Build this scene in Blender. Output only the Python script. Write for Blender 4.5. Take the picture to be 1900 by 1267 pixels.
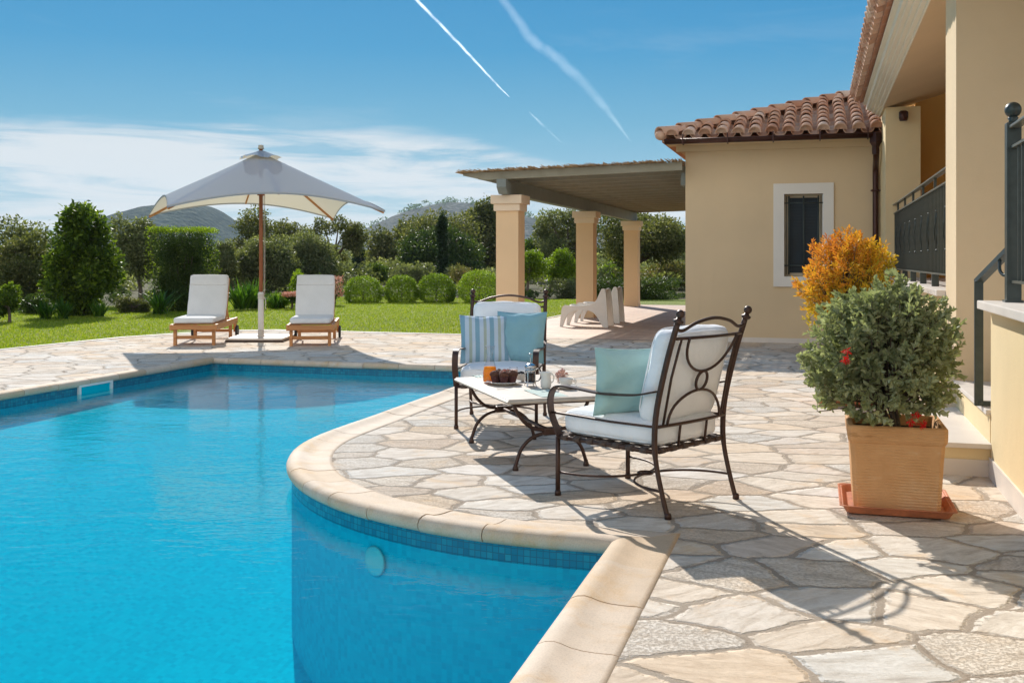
import bpy, bmesh, math, random
import numpy as np
from mathutils import Vector, Matrix
from mathutils.geometry import tessellate_polygon
for o in list(bpy.data.objects): bpy.data.objects.remove(o)
R = math.radians; PI = math.pi
rng = np.random.default_rng(7); random.seed(7)
scene = bpy.context.scene; COL = scene.collection

# ---------------- camera
CAMH = 1.3
cd = bpy.data.cameras.new("camera"); cam = bpy.data.objects.new("camera", cd); COL.objects.link(cam)
cam.location = (0, 0, CAMH); cam.rotation_euler = (R(90), 0, 0)
cd.sensor_width = 36; cd.lens = 36.0; cd.shift_y = -0.0797; cd.clip_start = 0.05; cd.clip_end = 20000
scene.camera = cam
# ---------------- sky, sun, exposure
SUN_AZ = R(-13.5); SUN_EL = R(32.4)
w = bpy.data.worlds.new("World"); scene.world = w; w.use_nodes = True
def world():
    nt = w.node_tree; nt.nodes.clear(); N = nt.nodes.new; L = nt.links.new
    def M(op, a, b=None, c=None, clamp=False):
        n = N('ShaderNodeMath'); n.operation = op; n.use_clamp = clamp
        for i, v in enumerate((a, b, c)):
            if v is None: continue
            if isinstance(v, (int, float)): n.inputs[i].default_value = v
            else: L(v, n.inputs[i])
        return n.outputs[0]
    out = N('ShaderNodeOutputWorld'); bg = N('ShaderNodeBackground'); L(bg.outputs[0], out.inputs[0])
    sky = N('ShaderNodeTexSky'); sky.sky_type = 'NISHITA'; sky.sun_disc = False
    sky.sun_elevation = SUN_EL; sky.sun_rotation = SUN_AZ; sky.air_density = 1.0; sky.dust_density = 0.3; sky.ozone_density = 2.5
    tint = N('ShaderNodeMix'); tint.data_type = 'RGBA'; tint.blend_type = 'MULTIPLY'; tint.inputs[0].default_value = 1
    L(sky.outputs[0], tint.inputs[6]); tint.inputs[7].default_value = SKY_TINT
    tc = N('ShaderNodeTexCoord'); sp = N('ShaderNodeSeparateXYZ'); L(tc.outputs['Generated'], sp.inputs[0])
    x, y, z = sp.outputs
    az = M('ARCTAN2', x, y)
    te = M('DIVIDE', z, M('SQRT', M('ADD', M('ADD', M('MULTIPLY', x, x), M('MULTIPLY', y, y)), 1e-5)))
    def noise(sx, sy, scale, detail, dist, off=0, rough=.55):
        cb = N('ShaderNodeCombineXYZ'); L(M('MULTIPLY', az, sx), cb.inputs[0]); L(M('MULTIPLY', te, sy), cb.inputs[1]); cb.inputs[2].default_value = off
        n = N('ShaderNodeTexNoise'); L(cb.outputs[0], n.inputs['Vector']); n.inputs['Scale'].default_value = scale
        n.inputs['Detail'].default_value = detail; n.inputs['Distortion'].default_value = dist; n.inputs['Roughness'].default_value = rough
        return n.outputs[0]
    def mr(v, a, b, c=0, d=1):
        n = N('ShaderNodeMapRange'); n.interpolation_type = 'SMOOTHSTEP'; L(v, n.inputs[0])
        for i, q in enumerate((a, b, c, d)): n.inputs[i+1].default_value = q
        return n.outputs[0]
    edge = mr(az, -0.12, 0.17, 0.128, 0.072)             # height of the top of the cloud bank
    wob = M('MULTIPLY', M('SUBTRACT', noise(3, 14, 2.2, 6, .4), .5), .035)
    d = M('ADD', M('SUBTRACT', edge, te), wob)
    bank = mr(d, -.004, .016)
    n1 = noise(1.6, 16, 2.6, 9, .6, 3.1, .6)
    streak = mr(n1, .34, .58)
    lower = mr(te, .00, .10, .78, .20)
    dens = M('MULTIPLY', bank, M('MAXIMUM', M('MULTIPLY', streak, 1.0), M('MULTIPLY', lower, .6)), clamp=True)
    thin = M('MULTIPLY', mr(noise(1.2, 9, 2.0, 8, .8, 9.0, .62), .52, .8), .22)
    dens = M('MAXIMUM', M('MULTIPLY', dens, .88), M('MULTIPLY', thin, mr(te, .0, .35, 1, .2)))
    # bright broken cloud added as fill light in the unseen sky behind the camera
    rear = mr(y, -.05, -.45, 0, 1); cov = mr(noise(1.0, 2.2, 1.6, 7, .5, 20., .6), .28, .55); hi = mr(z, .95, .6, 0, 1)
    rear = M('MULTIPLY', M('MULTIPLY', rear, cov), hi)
    gr = N('ShaderNodeValToRGB'); L(z, gr.inputs[0]); e = gr.color_ramp
    while len(e.elements) < len(SKYG): e.elements.new(.5)
    for q, (p, c) in zip(e.elements, SKYG): q.position = p; q.color = (c[0], c[1], c[2], 1)
    sc = N('ShaderNodeMix'); sc.data_type = 'RGBA'; sc.blend_type = 'MULTIPLY'; sc.inputs[0].default_value = 1; L(gr.outputs[0], sc.inputs[6]); sc.inputs[7].default_value = (7, 7, 7, 1)
    mg = N('ShaderNodeMix'); mg.data_type = 'RGBA'; mg.inputs[0].default_value = .90; L(tint.outputs[2], mg.inputs[6]); L(sc.outputs[2], mg.inputs[7])
    mix2 = N('ShaderNodeMix'); mix2.data_type = 'RGBA'; L(rear, mix2.inputs[0]); L(mg.outputs[2], mix2.inputs[6]); mix2.inputs[7].default_value = REAR_FILL
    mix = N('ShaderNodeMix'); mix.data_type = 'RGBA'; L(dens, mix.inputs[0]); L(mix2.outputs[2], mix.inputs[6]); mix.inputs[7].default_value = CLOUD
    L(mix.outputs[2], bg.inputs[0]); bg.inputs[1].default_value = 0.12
REAR_FILL = (8.2, 8.0, 7.6, 1); SKYG = [(0, (.36, .52, .62)), (.07, (.25, .45, .59)), (.13, (.125, .36, .54)), (.20, (.035, .27, .52)), (.30, (.012, .21, .48)), (1, (.04, .20, .45))]
SKY_TINT = (.3, .55, .6, 1); CLOUD = (5.1, 5.25, 5.35, 1)
world()
sd = bpy.data.lights.new("sun", 'SUN'); sun = bpy.data.objects.new("sun", sd); COL.objects.link(sun)
sd.energy = 4.2; sd.angle = R(.55); sd.color = (1, .95, .87)
sdir = Vector((math.cos(SUN_EL)*math.sin(SUN_AZ), math.cos(SUN_EL)*math.cos(SUN_AZ), math.sin(SUN_EL)))
sun.rotation_euler = sdir.to_track_quat('Z', 'Y').to_euler(); sun.location = sdir*60
vs = scene.view_settings; vs.view_transform = 'Standard'; vs.look = 'None'; vs.gamma = 1; vs.exposure = 0.42

# ---------------- site frame: v to the right along the wing wall, u into the distance
TH = R(-16.56); ct, st = math.cos(TH), math.sin(TH)
def S(v, u, z=0): return Vector((ct*v - st*u, st*v + ct*u, z))
def UV(X, Y): return (ct*X + st*Y, -st*X + ct*Y)
def G(x, y, h=0):
    Y = (CAMH-h)*1900/(y-482); return ((x-950)/1900*Y, Y)

# ---------------- objects
BASE = {}
def tag(o, label=None, cat=None, group=None, kind=None):
    if label: o['label'] = label
    if cat: o['category'] = cat
    if group: o['group'] = group
    if kind: o['kind'] = kind
    return o
def thing(name, label, cat, loc=(0, 0, 0), rotz=0, group=None, kind=None, base=(0, 0, 0)):
    o = bpy.data.objects.new(name, None); COL.objects.link(o); o.empty_display_size = .2
    o.location = loc; o.rotation_euler = (0, 0, rotz); BASE[o.name] = Vector(base)
    return tag(o, label, cat, group, kind)
def sthing(name, label, cat, v, u, z=0, **k):           # thing laid out in site coordinates
    return thing(name, label, cat, S(v, u, z), TH, base=(v, u, z), **k)
class MB:
    def __init__(s): s.v = []; s.f = []; s.sm = []; s.r = []; s.uv = None; s.cr = 0.0
    def add(s, vs, fs, smooth=False):
        b = len(s.v); s.v += [tuple(p) for p in vs]; s.r += [s.cr]*len(vs)
        s.f += [tuple(i+b for i in f) for f in fs]; s.sm += [smooth]*len(fs); return s
    def box(s, x0, x1, y0, y1, z0, z1):
        vs = [(x, y, z) for z in (z0, z1) for y in (y0, y1) for x in (x0, x1)]
        return s.add(vs, [(0, 2, 3, 1), (4, 5, 7, 6), (0, 1, 5, 4), (1, 3, 7, 5), (3, 2, 6, 7), (2, 0, 4, 6)])
    def bbox(s, x0, x1, y0, y1, z0, z1, b=.006):         # box with chamfered edges
        bm = bmesh.new(); bmesh.ops.create_cube(bm, size=1)
        for p in bm.verts: p.co = Vector(((x0+x1)/2+p.co.x*(x1-x0), (y0+y1)/2+p.co.y*(y1-y0), (z0+z1)/2+p.co.z*(z1-z0)))
        bmesh.ops.bevel(bm, geom=list(bm.edges), offset=b, segments=2, affect='EDGES', profile=.6)
        bm.verts.ensure_lookup_table(); s.add([p.co[:] for p in bm.verts], [[q.index for q in f.verts] for f in bm.faces]); bm.free(); return s
    def xform(s, M, i0=0):
        for i in range(i0, len(s.v)): s.v[i] = tuple(M @ Vector(s.v[i]))
        return s
    def tube(s, pts, r, n=8, caps=True, closed=False):
        pts = [Vector(p) for p in pts]; m = len(pts)
        rs = r if isinstance(r, (list, tuple)) else [r]*m
        T = []
        for i in range(m):
            a = pts[(i-1) % m] if closed else pts[max(i-1, 0)]; b = pts[(i+1) % m] if closed else pts[min(i+1, m-1)]
            t = (b-a); T.append(t.normalized() if t.length > 1e-9 else Vector((0, 0, 1)))
        nrm = T[0].orthogonal().normalized(); vs = []
        for i in range(m):
            nrm = (nrm - T[i]*nrm.dot(T[i])).normalized(); bn = T[i].cross(nrm)
            for k in range(n):
                a = 2*PI*k/n; vs.append(pts[i]+(nrm*math.cos(a)+bn*math.sin(a))*rs[i])
        fs = []
        for i in range(m if closed else m-1):
            j = (i+1) % m
            for k in range(n): fs.append((i*n+k, i*n+(k+1) % n, j*n+(k+1) % n, j*n+k))
        s.add(vs, fs, True)
        if caps and not closed:
            b = len(s.v)-len(vs); s.f.append(tuple(b+k for k in range(n))[::-1]); s.f.append(tuple(b+(m-1)*n+k for k in range(n))); s.sm += [False]*2
        return s
    def bar(s, pts, wv, w, t):                          # flat bar: wv = width direction
        pts = [Vector(p) for p in pts]; wv = Vector(wv).normalized(); vs = []; m = len(pts)
        for i in range(m):
            d = (pts[min(i+1, m-1)]-pts[max(i-1, 0)]).normalized(); n = d.cross(wv).normalized()
            for a, b in ((-1, -1), (1, -1), (1, 1), (-1, 1)): vs.append(pts[i]+wv*a*w/2+n*b*t/2)
        fs = [(i*4+k, i*4+(k+1) % 4, i*4+4+(k+1) % 4, i*4+4+k) for i in range(m-1) for k in range(4)]
        fs += [(3, 2, 1, 0), tuple((m-1)*4+k for k in range(4))]
        return s.add(vs, fs)
    def lathe(s, prof, c=(0, 0, 0), n=24, smooth=True):
        vs = [(c[0]+r*math.cos(2*PI*k/n), c[1]+r*math.sin(2*PI*k/n), c[2]+z) for r, z in prof for k in range(n)]
        fs = [(i*n+k, i*n+(k+1) % n, (i+1)*n+(k+1) % n, (i+1)*n+k) for i in range(len(prof)-1) for k in range(n)]
        if prof[0][0] > 1e-4: fs.append(tuple(range(n))[::-1])
        if prof[-1][0] > 1e-4: fs.append(tuple((len(prof)-1)*n+k for k in range(n)))
        return s.add(vs, fs, smooth)
    def ball(s, c, r, n=12, sc=(1, 1, 1)):
        pr = [(max(r*math.sin(PI*i/n), 1e-5), -r*math.cos(PI*i/n)) for i in range(n+1)]
        i0 = len(s.v); s.lathe(pr, (0, 0, 0), n*2)
        for i in range(i0, len(s.v)):
            p = s.v[i]; s.v[i] = (c[0]+p[0]*sc[0], c[1]+p[1]*sc[1], c[2]+p[2]*sc[2])
        return s
    def rbox(s, hx, hy, hz, r, puff=(0, 0, 0), n=12, wr=0.0, seed=0):   # rounded, puffed cushion
        bm = bmesh.new(); bmesh.ops.create_cube(bm, size=2); bmesh.ops.subdivide_edges(bm, edges=bm.edges, cuts=n, use_grid_fill=True)
        rr = random.Random(seed); ph = [rr.uniform(0, 6) for _ in range(6)]
        H = Vector((hx, hy, hz))
        for q in bm.verts:
            p = q.co.copy()
            e = [math.copysign(abs(p[i])**.8, p[i])*H[i] for i in range(3)]
            inn = Vector([max(-(H[i]-r), min(H[i]-r, e[i])) for i in range(3)]); d = Vector(e)-inn
            o = inn+(d.normalized()*r if d.length > 1e-6 else Vector((0, 0, 0)))
            for i in range(3):
                j, k = (i+1) % 3, (i+2) % 3
                o[i] += math.copysign(1, p[i])*puff[i]*(1-p[j]**2)*(1-p[k]**2)*(abs(p[i])**3)
            if wr:
                f = wr*(math.sin(o.x*23+ph[0]+2*math.sin(o.y*17+ph[1]))+math.sin(o.z*31+ph[2]+o.y*19+o.x*9)+.6*math.sin(o.y*41+ph[3]+o.x*13))
                o += o.normalized()*f
            q.co = o
        s.add([q.co[:] for q in bm.verts], [[q.index for q in f.verts] for f in bm.faces], True); bm.free(); return s
    def pillow(s, w, h, t, n=18, seed=0):               # scatter cushion standing in xz plane
        rr = random.Random(seed); ph = [rr.uniform(0, 6) for _ in range(5)]; vs = []
        for sd_ in (1, -1):
            for i in range(n+1):
                for j in range(n+1):
                    a, b = i/n*2-1, j/n*2-1
                    x = a*(1-.075*(1-b*b)**1)*w/2; z = b*(1-.075*(1-a*a))*h/2
                    th = (max(0, 1-a**4)*max(0, 1-b**4))**.55*t/2
                    th *= 1+.10*math.sin(a*4+ph[0]+b*3)+.07*math.sin(b*7+ph[1]-a*4)
                    fold = .006*math.sin(math.atan2(b, a)*9+ph[2])*min(1, (a*a+b*b))
                    vs.append((x, sd_*th+fold, z))
        m = (n+1)**2; fs = []
        for i in range(n):
            for j in range(n):
                q = (i*(n+1)+j, (i+1)*(n+1)+j, (i+1)*(n+1)+j+1, i*(n+1)+j+1)
                fs.append(q[::-1]); fs.append(tuple(m+k for k in q))
        return s.add(vs, fs, True)
    def build(s, name, mt, parent=None, label=None, kind=None, weld=False, bevel=0):
        base = Vector((0, 0, 0))
        if parent is not None:
            base = BASE.get(parent.name, base)
        me = bpy.data.meshes.new(name); V = np.array(s.v, dtype=np.float64).reshape(-1, 3)-np.array(base)
        me.from_pydata(V.tolist(), [], s.f); me.polygons.foreach_set('use_smooth', s.sm)
        if any(s.r): a = me.attributes.new('rnd', 'FLOAT', 'POINT'); a.data.foreach_set('value', s.r)
        if s.uv is not None:
            ul = me.uv_layers.new(name='UVMap'); 
            idx = np.zeros(len(me.loops), dtype=np.int32); me.loops.foreach_get('vertex_index', idx)
            ul.data.foreach_set('uv', np.array(s.uv, dtype=np.float32)[idx].ravel())
        me.materials.append(mt); me.update()
        if weld:
            bm = bmesh.new(); bm.from_mesh(me); bmesh.ops.remove_doubles(bm, verts=bm.verts, dist=1e-4); bm.to_mesh(me); bm.free()
        o = bpy.data.objects.new(name, me); COL.objects.link(o); BASE[o.name] = base
        if bevel:
            b = o.modifiers.new('bevel', 'BEVEL'); b.width = bevel; b.segments = 2; b.limit_method = 'ANGLE'
        if parent is not None: o.parent = parent
        if label: o['label'] = label
        if kind: o['kind'] = kind
        return o
def arr_mesh(name, V, F, mt, parent=None, rnd=None, smooth=False):     # fast numpy mesh of quads/tris
    me = bpy.data.meshes.new(name); V = np.asarray(V, dtype=np.float32); F = np.asarray(F, dtype=np.int32); k = F.shape[1]
    base = np.array(BASE.get(parent.name, Vector((0, 0, 0)))) if parent is not None else np.zeros(3)
    V = V-base.astype(np.float32)
    me.vertices.add(len(V)); me.vertices.foreach_set('co', V.ravel())
    me.loops.add(F.size); me.loops.foreach_set('vertex_index', F.ravel())
    me.polygons.add(len(F)); me.polygons.foreach_set('loop_start', np.arange(0, F.size, k, dtype=np.int32)); me.polygons.foreach_set('loop_total', np.full(len(F), k, dtype=np.int32))
    me.polygons.foreach_set('use_smooth', np.full(len(F), smooth))
    me.update(calc_edges=True)
    if rnd is not None: a = me.attributes.new('rnd', 'FLOAT', 'POINT'); a.data.foreach_set('value', np.asarray(rnd, dtype=np.float32))
    me.materials.append(mt); o = bpy.data.objects.new(name, me); COL.objects.link(o)
    if parent is not None: o.parent = parent; BASE[o.name] = Vector(base)
    return o
def copy_tree(o, parent=None):
    c = o.copy(); COL.objects.link(c); BASE[c.name] = BASE.get(o.name, Vector((0, 0, 0)))
    if parent is not None: c.parent = parent
    for ch in list(o.children): copy_tree(ch, c)
    return c
def relabel(o, label, loc, rotz):
    o['label'] = label; o.location = loc; o.rotation_euler = (0, 0, rotz); return o
def sm_(a, n=6):                                        # smooth polyline (Catmull-Rom)
    P = [Vector(p) for p in a]; P = [P[0]*2-P[1]]+P+[P[-1]*2-P[-2]]; out = []
    for i in range(1, len(P)-2):
        for k in range(n):
            t = k/n; p0, p1, p2, p3 = P[i-1:i+3]
            out.append(.5*((2*p1)+(p2-p0)*t+(2*p0-5*p1+4*p2-p3)*t*t+(3*p1-p0-3*p2+p3)*t**3))
    out.append(P[-2]); return out

# ---------------- materials
class NT:
    def __init__(s, name):
        s.m = bpy.data.materials.new(name); s.m.use_nodes = True; s.t = s.m.node_tree; s.t.nodes.clear()
        s.out = s.N('ShaderNodeOutputMaterial')
    def N(s, t, **k):
        n = s.t.nodes.new(t)
        for a, b in k.items(): setattr(n, a, b)
        return n
    def L(s, a, b): s.t.links.new(a, b)
    def set(s, n, key, v):
        if v is None: return
        if hasattr(v, 'is_linked') or isinstance(v, bpy.types.NodeSocket): s.L(v, n.inputs[key])
        else:
            if isinstance(v, tuple) and len(v) == 3 and n.inputs[key].type == 'RGBA': v = v+(1,)
            n.inputs[key].default_value = v
    def co(s, kind='Object'): return s.N('ShaderNodeTexCoord').outputs[kind]
    def map(s, vec, sc=(1, 1, 1), rot=(0, 0, 0), loc=(0, 0, 0)):
        n = s.N('ShaderNodeMapping'); s.L(vec, n.inputs[0]); n.inputs['Scale'].default_value = sc; n.inputs['Rotation'].default_value = rot; n.inputs['Location'].default_value = loc; return n.outputs[0]
    def noise(s, vec, scale, detail=4, rough=.55, dist=0, col=False):
        n = s.N('ShaderNodeTexNoise'); s.L(vec, n.inputs['Vector']); n.inputs['Scale'].default_value = scale; n.inputs['Detail'].default_value = detail
        n.inputs['Roughness'].default_value = rough; n.inputs['Distortion'].default_value = dist; return n.outputs[1 if col else 0]
    def ramp(s, fac, stops, interp='LINEAR'):
        n = s.N('ShaderNodeValToRGB'); s.L(fac, n.inputs[0]); r = n.color_ramp; r.interpolation = interp
        while len(r.elements) < len(stops): r.elements.new(.5)
        for e, (p, c) in zip(r.elements, stops): e.position = p; e.color = (tuple(c)+(1,))[:4] if not isinstance(c, (int, float)) else (c, c, c, 1)
        return n.outputs[0]
    def mix(s, fac, a, b, mode='MIX'):
        n = s.N('ShaderNodeMix', data_type='RGBA', blend_type=mode); s.set(n, 0, fac); s.set(n, 6, a); s.set(n, 7, b); return n.outputs[2]
    def math(s, op, a, b=0.0, c=None, clamp=False):
        n = s.N('ShaderNodeMath', operation=op); n.use_clamp = clamp; s.set(n, 0, a); s.set(n, 1, b)
        if c is not None: s.set(n, 2, c)
        return n.outputs[0]
    def mr(s, v, a, b, c=0, d=1, smooth=True):
        n = s.N('ShaderNodeMapRange'); n.interpolation_type = 'SMOOTHSTEP' if smooth else 'LINEAR'; s.L(v, n.inputs[0])
        for i, q in enumerate((a, b, c, d)): n.inputs[i+1].default_value = q
        return n.outputs[0]
    def bump(s, h, strength=.3, dist=.01, nrm=None):
        n = s.N('ShaderNodeBump'); s.L(h, n.inputs['Height']); n.inputs['Strength'].default_value = strength; n.inputs['Distance'].default_value = dist
        if nrm is not None: s.L(nrm, n.inputs['Normal'])
        return n.outputs[0]
    def bsdf(s, col, rough=.6, metal=0, nrm=None, spec=.5, **k):
        n = s.N('ShaderNodeBsdfPrincipled'); s.set(n, 'Base Color', col); s.set(n, 'Roughness', rough); s.set(n, 'Metallic', metal); s.set(n, 'Specular IOR Level', spec)
        if nrm is not None: s.L(nrm, n.inputs['Normal'])
        for a, b in k.items(): s.set(n, a.replace('_', ' '), b)
        s.L(n.outputs[0], s.out.inputs[0]); return n
def simple(name, col, rough=.6, var=.12, scale=6, bump=.15, bscale=60, metal=0, spec=.5, bd=.004, **k):
    m = NT(name); c = m.co(); n = m.noise(c, scale, 5)
    lo = tuple(x*(1-var) for x in col); hi = tuple(min(1, x*(1+var)) for x in col)
    colr = m.ramp(n, [(.3, lo), (.7, hi)]); b = m.bump(m.noise(c, bscale, 3), bump, bd)
    m.bsdf(colr, rough, metal, b, spec, **k); return m.m
def attr(m, name='rnd'):
    a = m.N('ShaderNodeAttribute'); a.attribute_name = name; return a.outputs['Fac']
# ---------------- material library
def m_paving():
    m = NT('crazy_paving'); c = m.co()
    wob = m.mix(1, m.map(c), m.noise(c, 1.1, 2, .5, 0, True), 'LINEAR_LIGHT') if False else None
    n = m.N('ShaderNodeVectorMath', operation='ADD'); m.L(c, n.inputs[0])
    s1 = m.N('ShaderNodeVectorMath', operation='SCALE'); sub = m.N('ShaderNodeVectorMath', operation='SUBTRACT'); m.L(m.noise(c, 2.2, 3, .6, 0, True), sub.inputs[0]); sub.inputs[1].default_value = (.5, .5, .5)
    m.L(sub.outputs[0], s1.inputs[0]); s1.inputs['Scale'].default_value = .14; m.L(s1.outputs[0], n.inputs[1])
    n2 = m.N('ShaderNodeVectorMath', operation='ADD'); s2 = m.N('ShaderNodeVectorMath', operation='SCALE'); sb2 = m.N('ShaderNodeVectorMath', operation='SUBTRACT')
    m.L(m.noise(c, 16, 4, .6, 0, True), sb2.inputs[0]); sb2.inputs[1].default_value = (.5, .5, .5); m.L(sb2.outputs[0], s2.inputs[0]); s2.inputs['Scale'].default_value = .036
    m.L(n.outputs[0], n2.inputs[0]); m.L(s2.outputs[0], n2.inputs[1])
    wv = m.map(n2.outputs[0], (2.4, 3.45, 0), (0, 0, R(-14)))
    ve = m.N('ShaderNodeTexVoronoi', feature='DISTANCE_TO_EDGE', voronoi_dimensions='2D'); m.L(wv, ve.inputs['Vector']); ve.inputs['Scale'].default_value = 1; ve.inputs['Randomness'].default_value = .92
    vc = m.N('ShaderNodeTexVoronoi', feature='F1', voronoi_dimensions='2D'); m.L(wv, vc.inputs['Vector']); vc.inputs['Scale'].default_value = 1; vc.inputs['Randomness'].default_value = .92
    cell = m.N('ShaderNodeSeparateColor'); m.L(vc.outputs['Color'], cell.inputs[0])
    jw = m.noise(c, 5, 4, .6); thr = m.math('MULTIPLY_ADD', jw, .045, .008)
    chip = m.mr(m.noise(c, 26, 5, .75), .50, .66, 0, .028); e = m.math('SUBTRACT', m.math('SUBTRACT', ve.outputs['Distance'], thr), chip)
    stone = m.mr(e, -.006, .008)
    # stone colour: per stone + layered grain in the stone's own direction
    rot = m.N('ShaderNodeVectorRotate', rotation_type='Z_AXIS'); m.L(c, rot.inputs['Vector']); m.L(m.math('MULTIPLY_ADD', cell.outputs[1], 1.6, -.8), rot.inputs['Angle'])
    g = m.noise(m.map(rot.outputs[0], (1, 3.2, 1)), 5.5, 9, .68, .7)
    base = m.ramp(cell.outputs[0], [(0, (.68, .58, .49)), (.18, (.80, .76, .71)), (.36, (.76, .62, .48)), (.5, (.70, .69, .67)), (.64, (.82, .74, .65)), (.8, (.70, .57, .46)), (1, (.82, .79, .76))])
    veins = m.ramp(g, [(.28, (.42, .36, .30)), (.44, (.72, .67, .60)), (.58, (.90, .88, .84)), (.75, (1, .96, .9))])
    st = m.mix(.75, base, veins, 'MULTIPLY'); st = m.mix(1, st, (1.10, 1.08, 1.06), 'MULTIPLY')
    och = m.mr(m.noise(c, 3.1, 6, .65, .6), .53, .72, 0, .6); st = m.mix(och, st, (.74, .50, .28))
    rough = m.mr(cell.outputs[2], .55, .75)
    pit = m.mr(m.noise(c, 62, 6, .75), .42, .52)           # travertine-like pits on some stones
    pitf = m.math('MULTIPLY', m.math('SUBTRACT', 1, pit), m.math('MULTIPLY_ADD', rough, .38, .10)); st = m.mix(pitf, st, (.44, .34, .25))
    gn = m.noise(c, 130, 4, .7)
    mort = m.ramp(gn, [(.3, (.33, .265, .205)), (.7, (.48, .40, .32))])
    mort = m.mix(m.mr(m.noise(c, 1.2, 4), .4, .7, 0, .4), mort, (.30, .22, .16))
    col = m.mix(stone, mort, st)
    edge = m.mr(e, -.004, .05); h = m.math('ADD', m.math('MULTIPLY', edge, 1.0), m.math('MULTIPLY', g, .42)); h = m.math('ADD', h, m.math('MULTIPLY', cell.outputs[1], .12))
    h = m.math('SUBTRACT', h, m.math('MULTIPLY', pitf, .35))
    b = m.bump(h, .85, .012); b = m.bump(gn, .35, .003, b)
    m.bsdf(col, .9, 0, b, .12); return m.m
def m_terracotta_floor():
    m = NT('terrace_tile'); c = m.co(); mp = m.map(c, (1, 1, 1), (0, 0, -TH))
    br = m.N('ShaderNodeTexBrick'); m.L(mp, br.inputs[0]); br.inputs['Scale'].default_value = 1; br.inputs['Brick Width'].default_value = .33; br.inputs['Row Height'].default_value = .33
    br.inputs['Mortar Size'].default_value = .008; br.inputs['Color1'].default_value = (.62, .42, .31, 1); br.inputs['Color2'].default_value = (.70, .52, .40, 1); br.inputs['Mortar'].default_value = (.46, .36, .29, 1)
    br.offset = 0.5
    col = m.mix(.6, br.outputs[0], m.ramp(m.noise(c, 3, 6), [(.3, (.75, .72, .7)), (.7, (1.1, 1.08, 1.05))]), 'MULTIPLY')
    m.bsdf(col, .55, 0, m.bump(br.outputs['Fac'], -.4, .004)); return m.m
def m_coping():
    m = NT('coping_stone'); c = m.co(); r = attr(m)
    base = m.ramp(r, [(0, (.64, .50, .37)), (.5, (.70, .57, .45)), (1, (.62, .46, .31))])
    n = m.noise(c, 2.4, 6, .65, .4); col = m.mix(m.mr(n, .48, .72, 0, .75), base, (.62, .38, .16)); col = m.mix(m.mr(m.noise(c, 1.3, 6, .7, .8), .55, .7, 0, .5), col, (.50, .36, .22))
    sp = m.noise(c, 150, 3, .8); col = m.mix(.5, col, m.ramp(sp, [(.3, (.66, .62, .58)), (.52, (1, 1, 1)), (.75, (1.15, 1.14, 1.1))]), 'MULTIPLY')
    gl = m.noise(c, 9, 5); col = m.mix(.35, col, m.ramp(gl, [(.3, (.8, .78, .74)), (.7, (1.15, 1.13, 1.1))]), 'MULTIPLY')
    b = m.bump(sp, .45, .003); b = m.bump(gl, .3, .006, b); m.bsdf(col, .75, 0, b, .3); return m.m
def m_mosaic():
    m = NT('blue_mosaic'); uv = m.co('UV')
    br = m.N('ShaderNodeTexBrick'); m.L(uv, br.inputs[0]); br.offset = 0; br.inputs['Scale'].default_value = 1; br.inputs['Brick Width'].default_value = .032; br.inputs['Row Height'].default_value = .032
    br.inputs['Mortar Size'].default_value = .0022; br.inputs['Mortar Smooth'].default_value = .2
    br.inputs['Color1'].default_value = (.0, .0, .0, 1); br.inputs['Color2'].default_value = (1, 1, 1, 1); br.inputs['Mortar'].default_value = (.5, .5, .5, 1); br.inputs['Bias'].default_value = 0
    col = m.ramp(br.outputs[0], [(0, (.003, .15, .25)), (.35, (.004, .19, .30)), (.7, (.006, .23, .34)), (1, (.012, .27, .37))])
    col = m.mix(br.outputs['Fac'], col, (.012, .12, .19))
    m.bsdf(col, .25, 0, m.bump(br.outputs['Fac'], -.3, .002), .5); return m.m
def m_floor():
    m = NT('pool_floor'); uv = m.co('UV')
    br = m.N('ShaderNodeTexBrick'); m.L(uv, br.inputs[0]); br.offset = 0; br.inputs['Scale'].default_value = 1; br.inputs['Brick Width'].default_value = .032; br.inputs['Row Height'].default_value = .032
    br.inputs['Mortar Size'].default_value = .002
    br.inputs['Color1'].default_value = (.0, .0, .0, 1); br.inputs['Color2'].default_value = (1, 1, 1, 1); br.inputs['Mortar'].default_value = (.5, .5, .5, 1)
    col = m.ramp(br.outputs[0], [(0, (.0, .43, .58)), (.5, (.0, .50, .64)), (1, (.0, .55, .68))])
    m.bsdf(col, .8, 0, None, .0); return m.m
def m_water():
    m = NT('pool_water'); c = m.co()
    a = m.noise(m.map(c, (1, 1.5, 1)), 2.1, 3, .5, .6); b2 = m.noise(m.map(c, (1.0, 1.7, 1), (0, 0, .5)), 9, 3, .5, .5)
    h = m.math('ADD', m.math('MULTIPLY', a, 1.0), m.math('MULTIPLY', b2, .34)); h = m.math('ADD', h, m.math('MULTIPLY', m.noise(c, 34, 2), .09))
    amt = m.mr(m.noise(c, .45, 2), .35, .65, .35, 1.0)
    h = m.math('MULTIPLY', h, amt)
    b = m.bump(h, .45, .018)
    fr = m.N('ShaderNodeFresnel'); m.L(m.mr(m.N('ShaderNodeNewGeometry').outputs['Backfacing'], 0, 1, 1.33, 1/1.33, False), fr.inputs[0]); m.L(b, fr.inputs['Normal'])
    tr = m.N('ShaderNodeBsdfTransparent'); tr.inputs[0].default_value = (.45, .965, .985, 1)
    gl = m.N('ShaderNodeBsdfGlossy'); gl.inputs['Roughness'].default_value = .02; m.L(b, gl.inputs['Normal'])
    mx = m.N('ShaderNodeMixShader'); m.L(fr.outputs[0], mx.inputs[0]); m.L(tr.outputs[0], mx.inputs[1]); m.L(gl.outputs[0], mx.inputs[2]); m.L(mx.outputs[0], m.out.inputs[0]); return m.m
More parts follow.
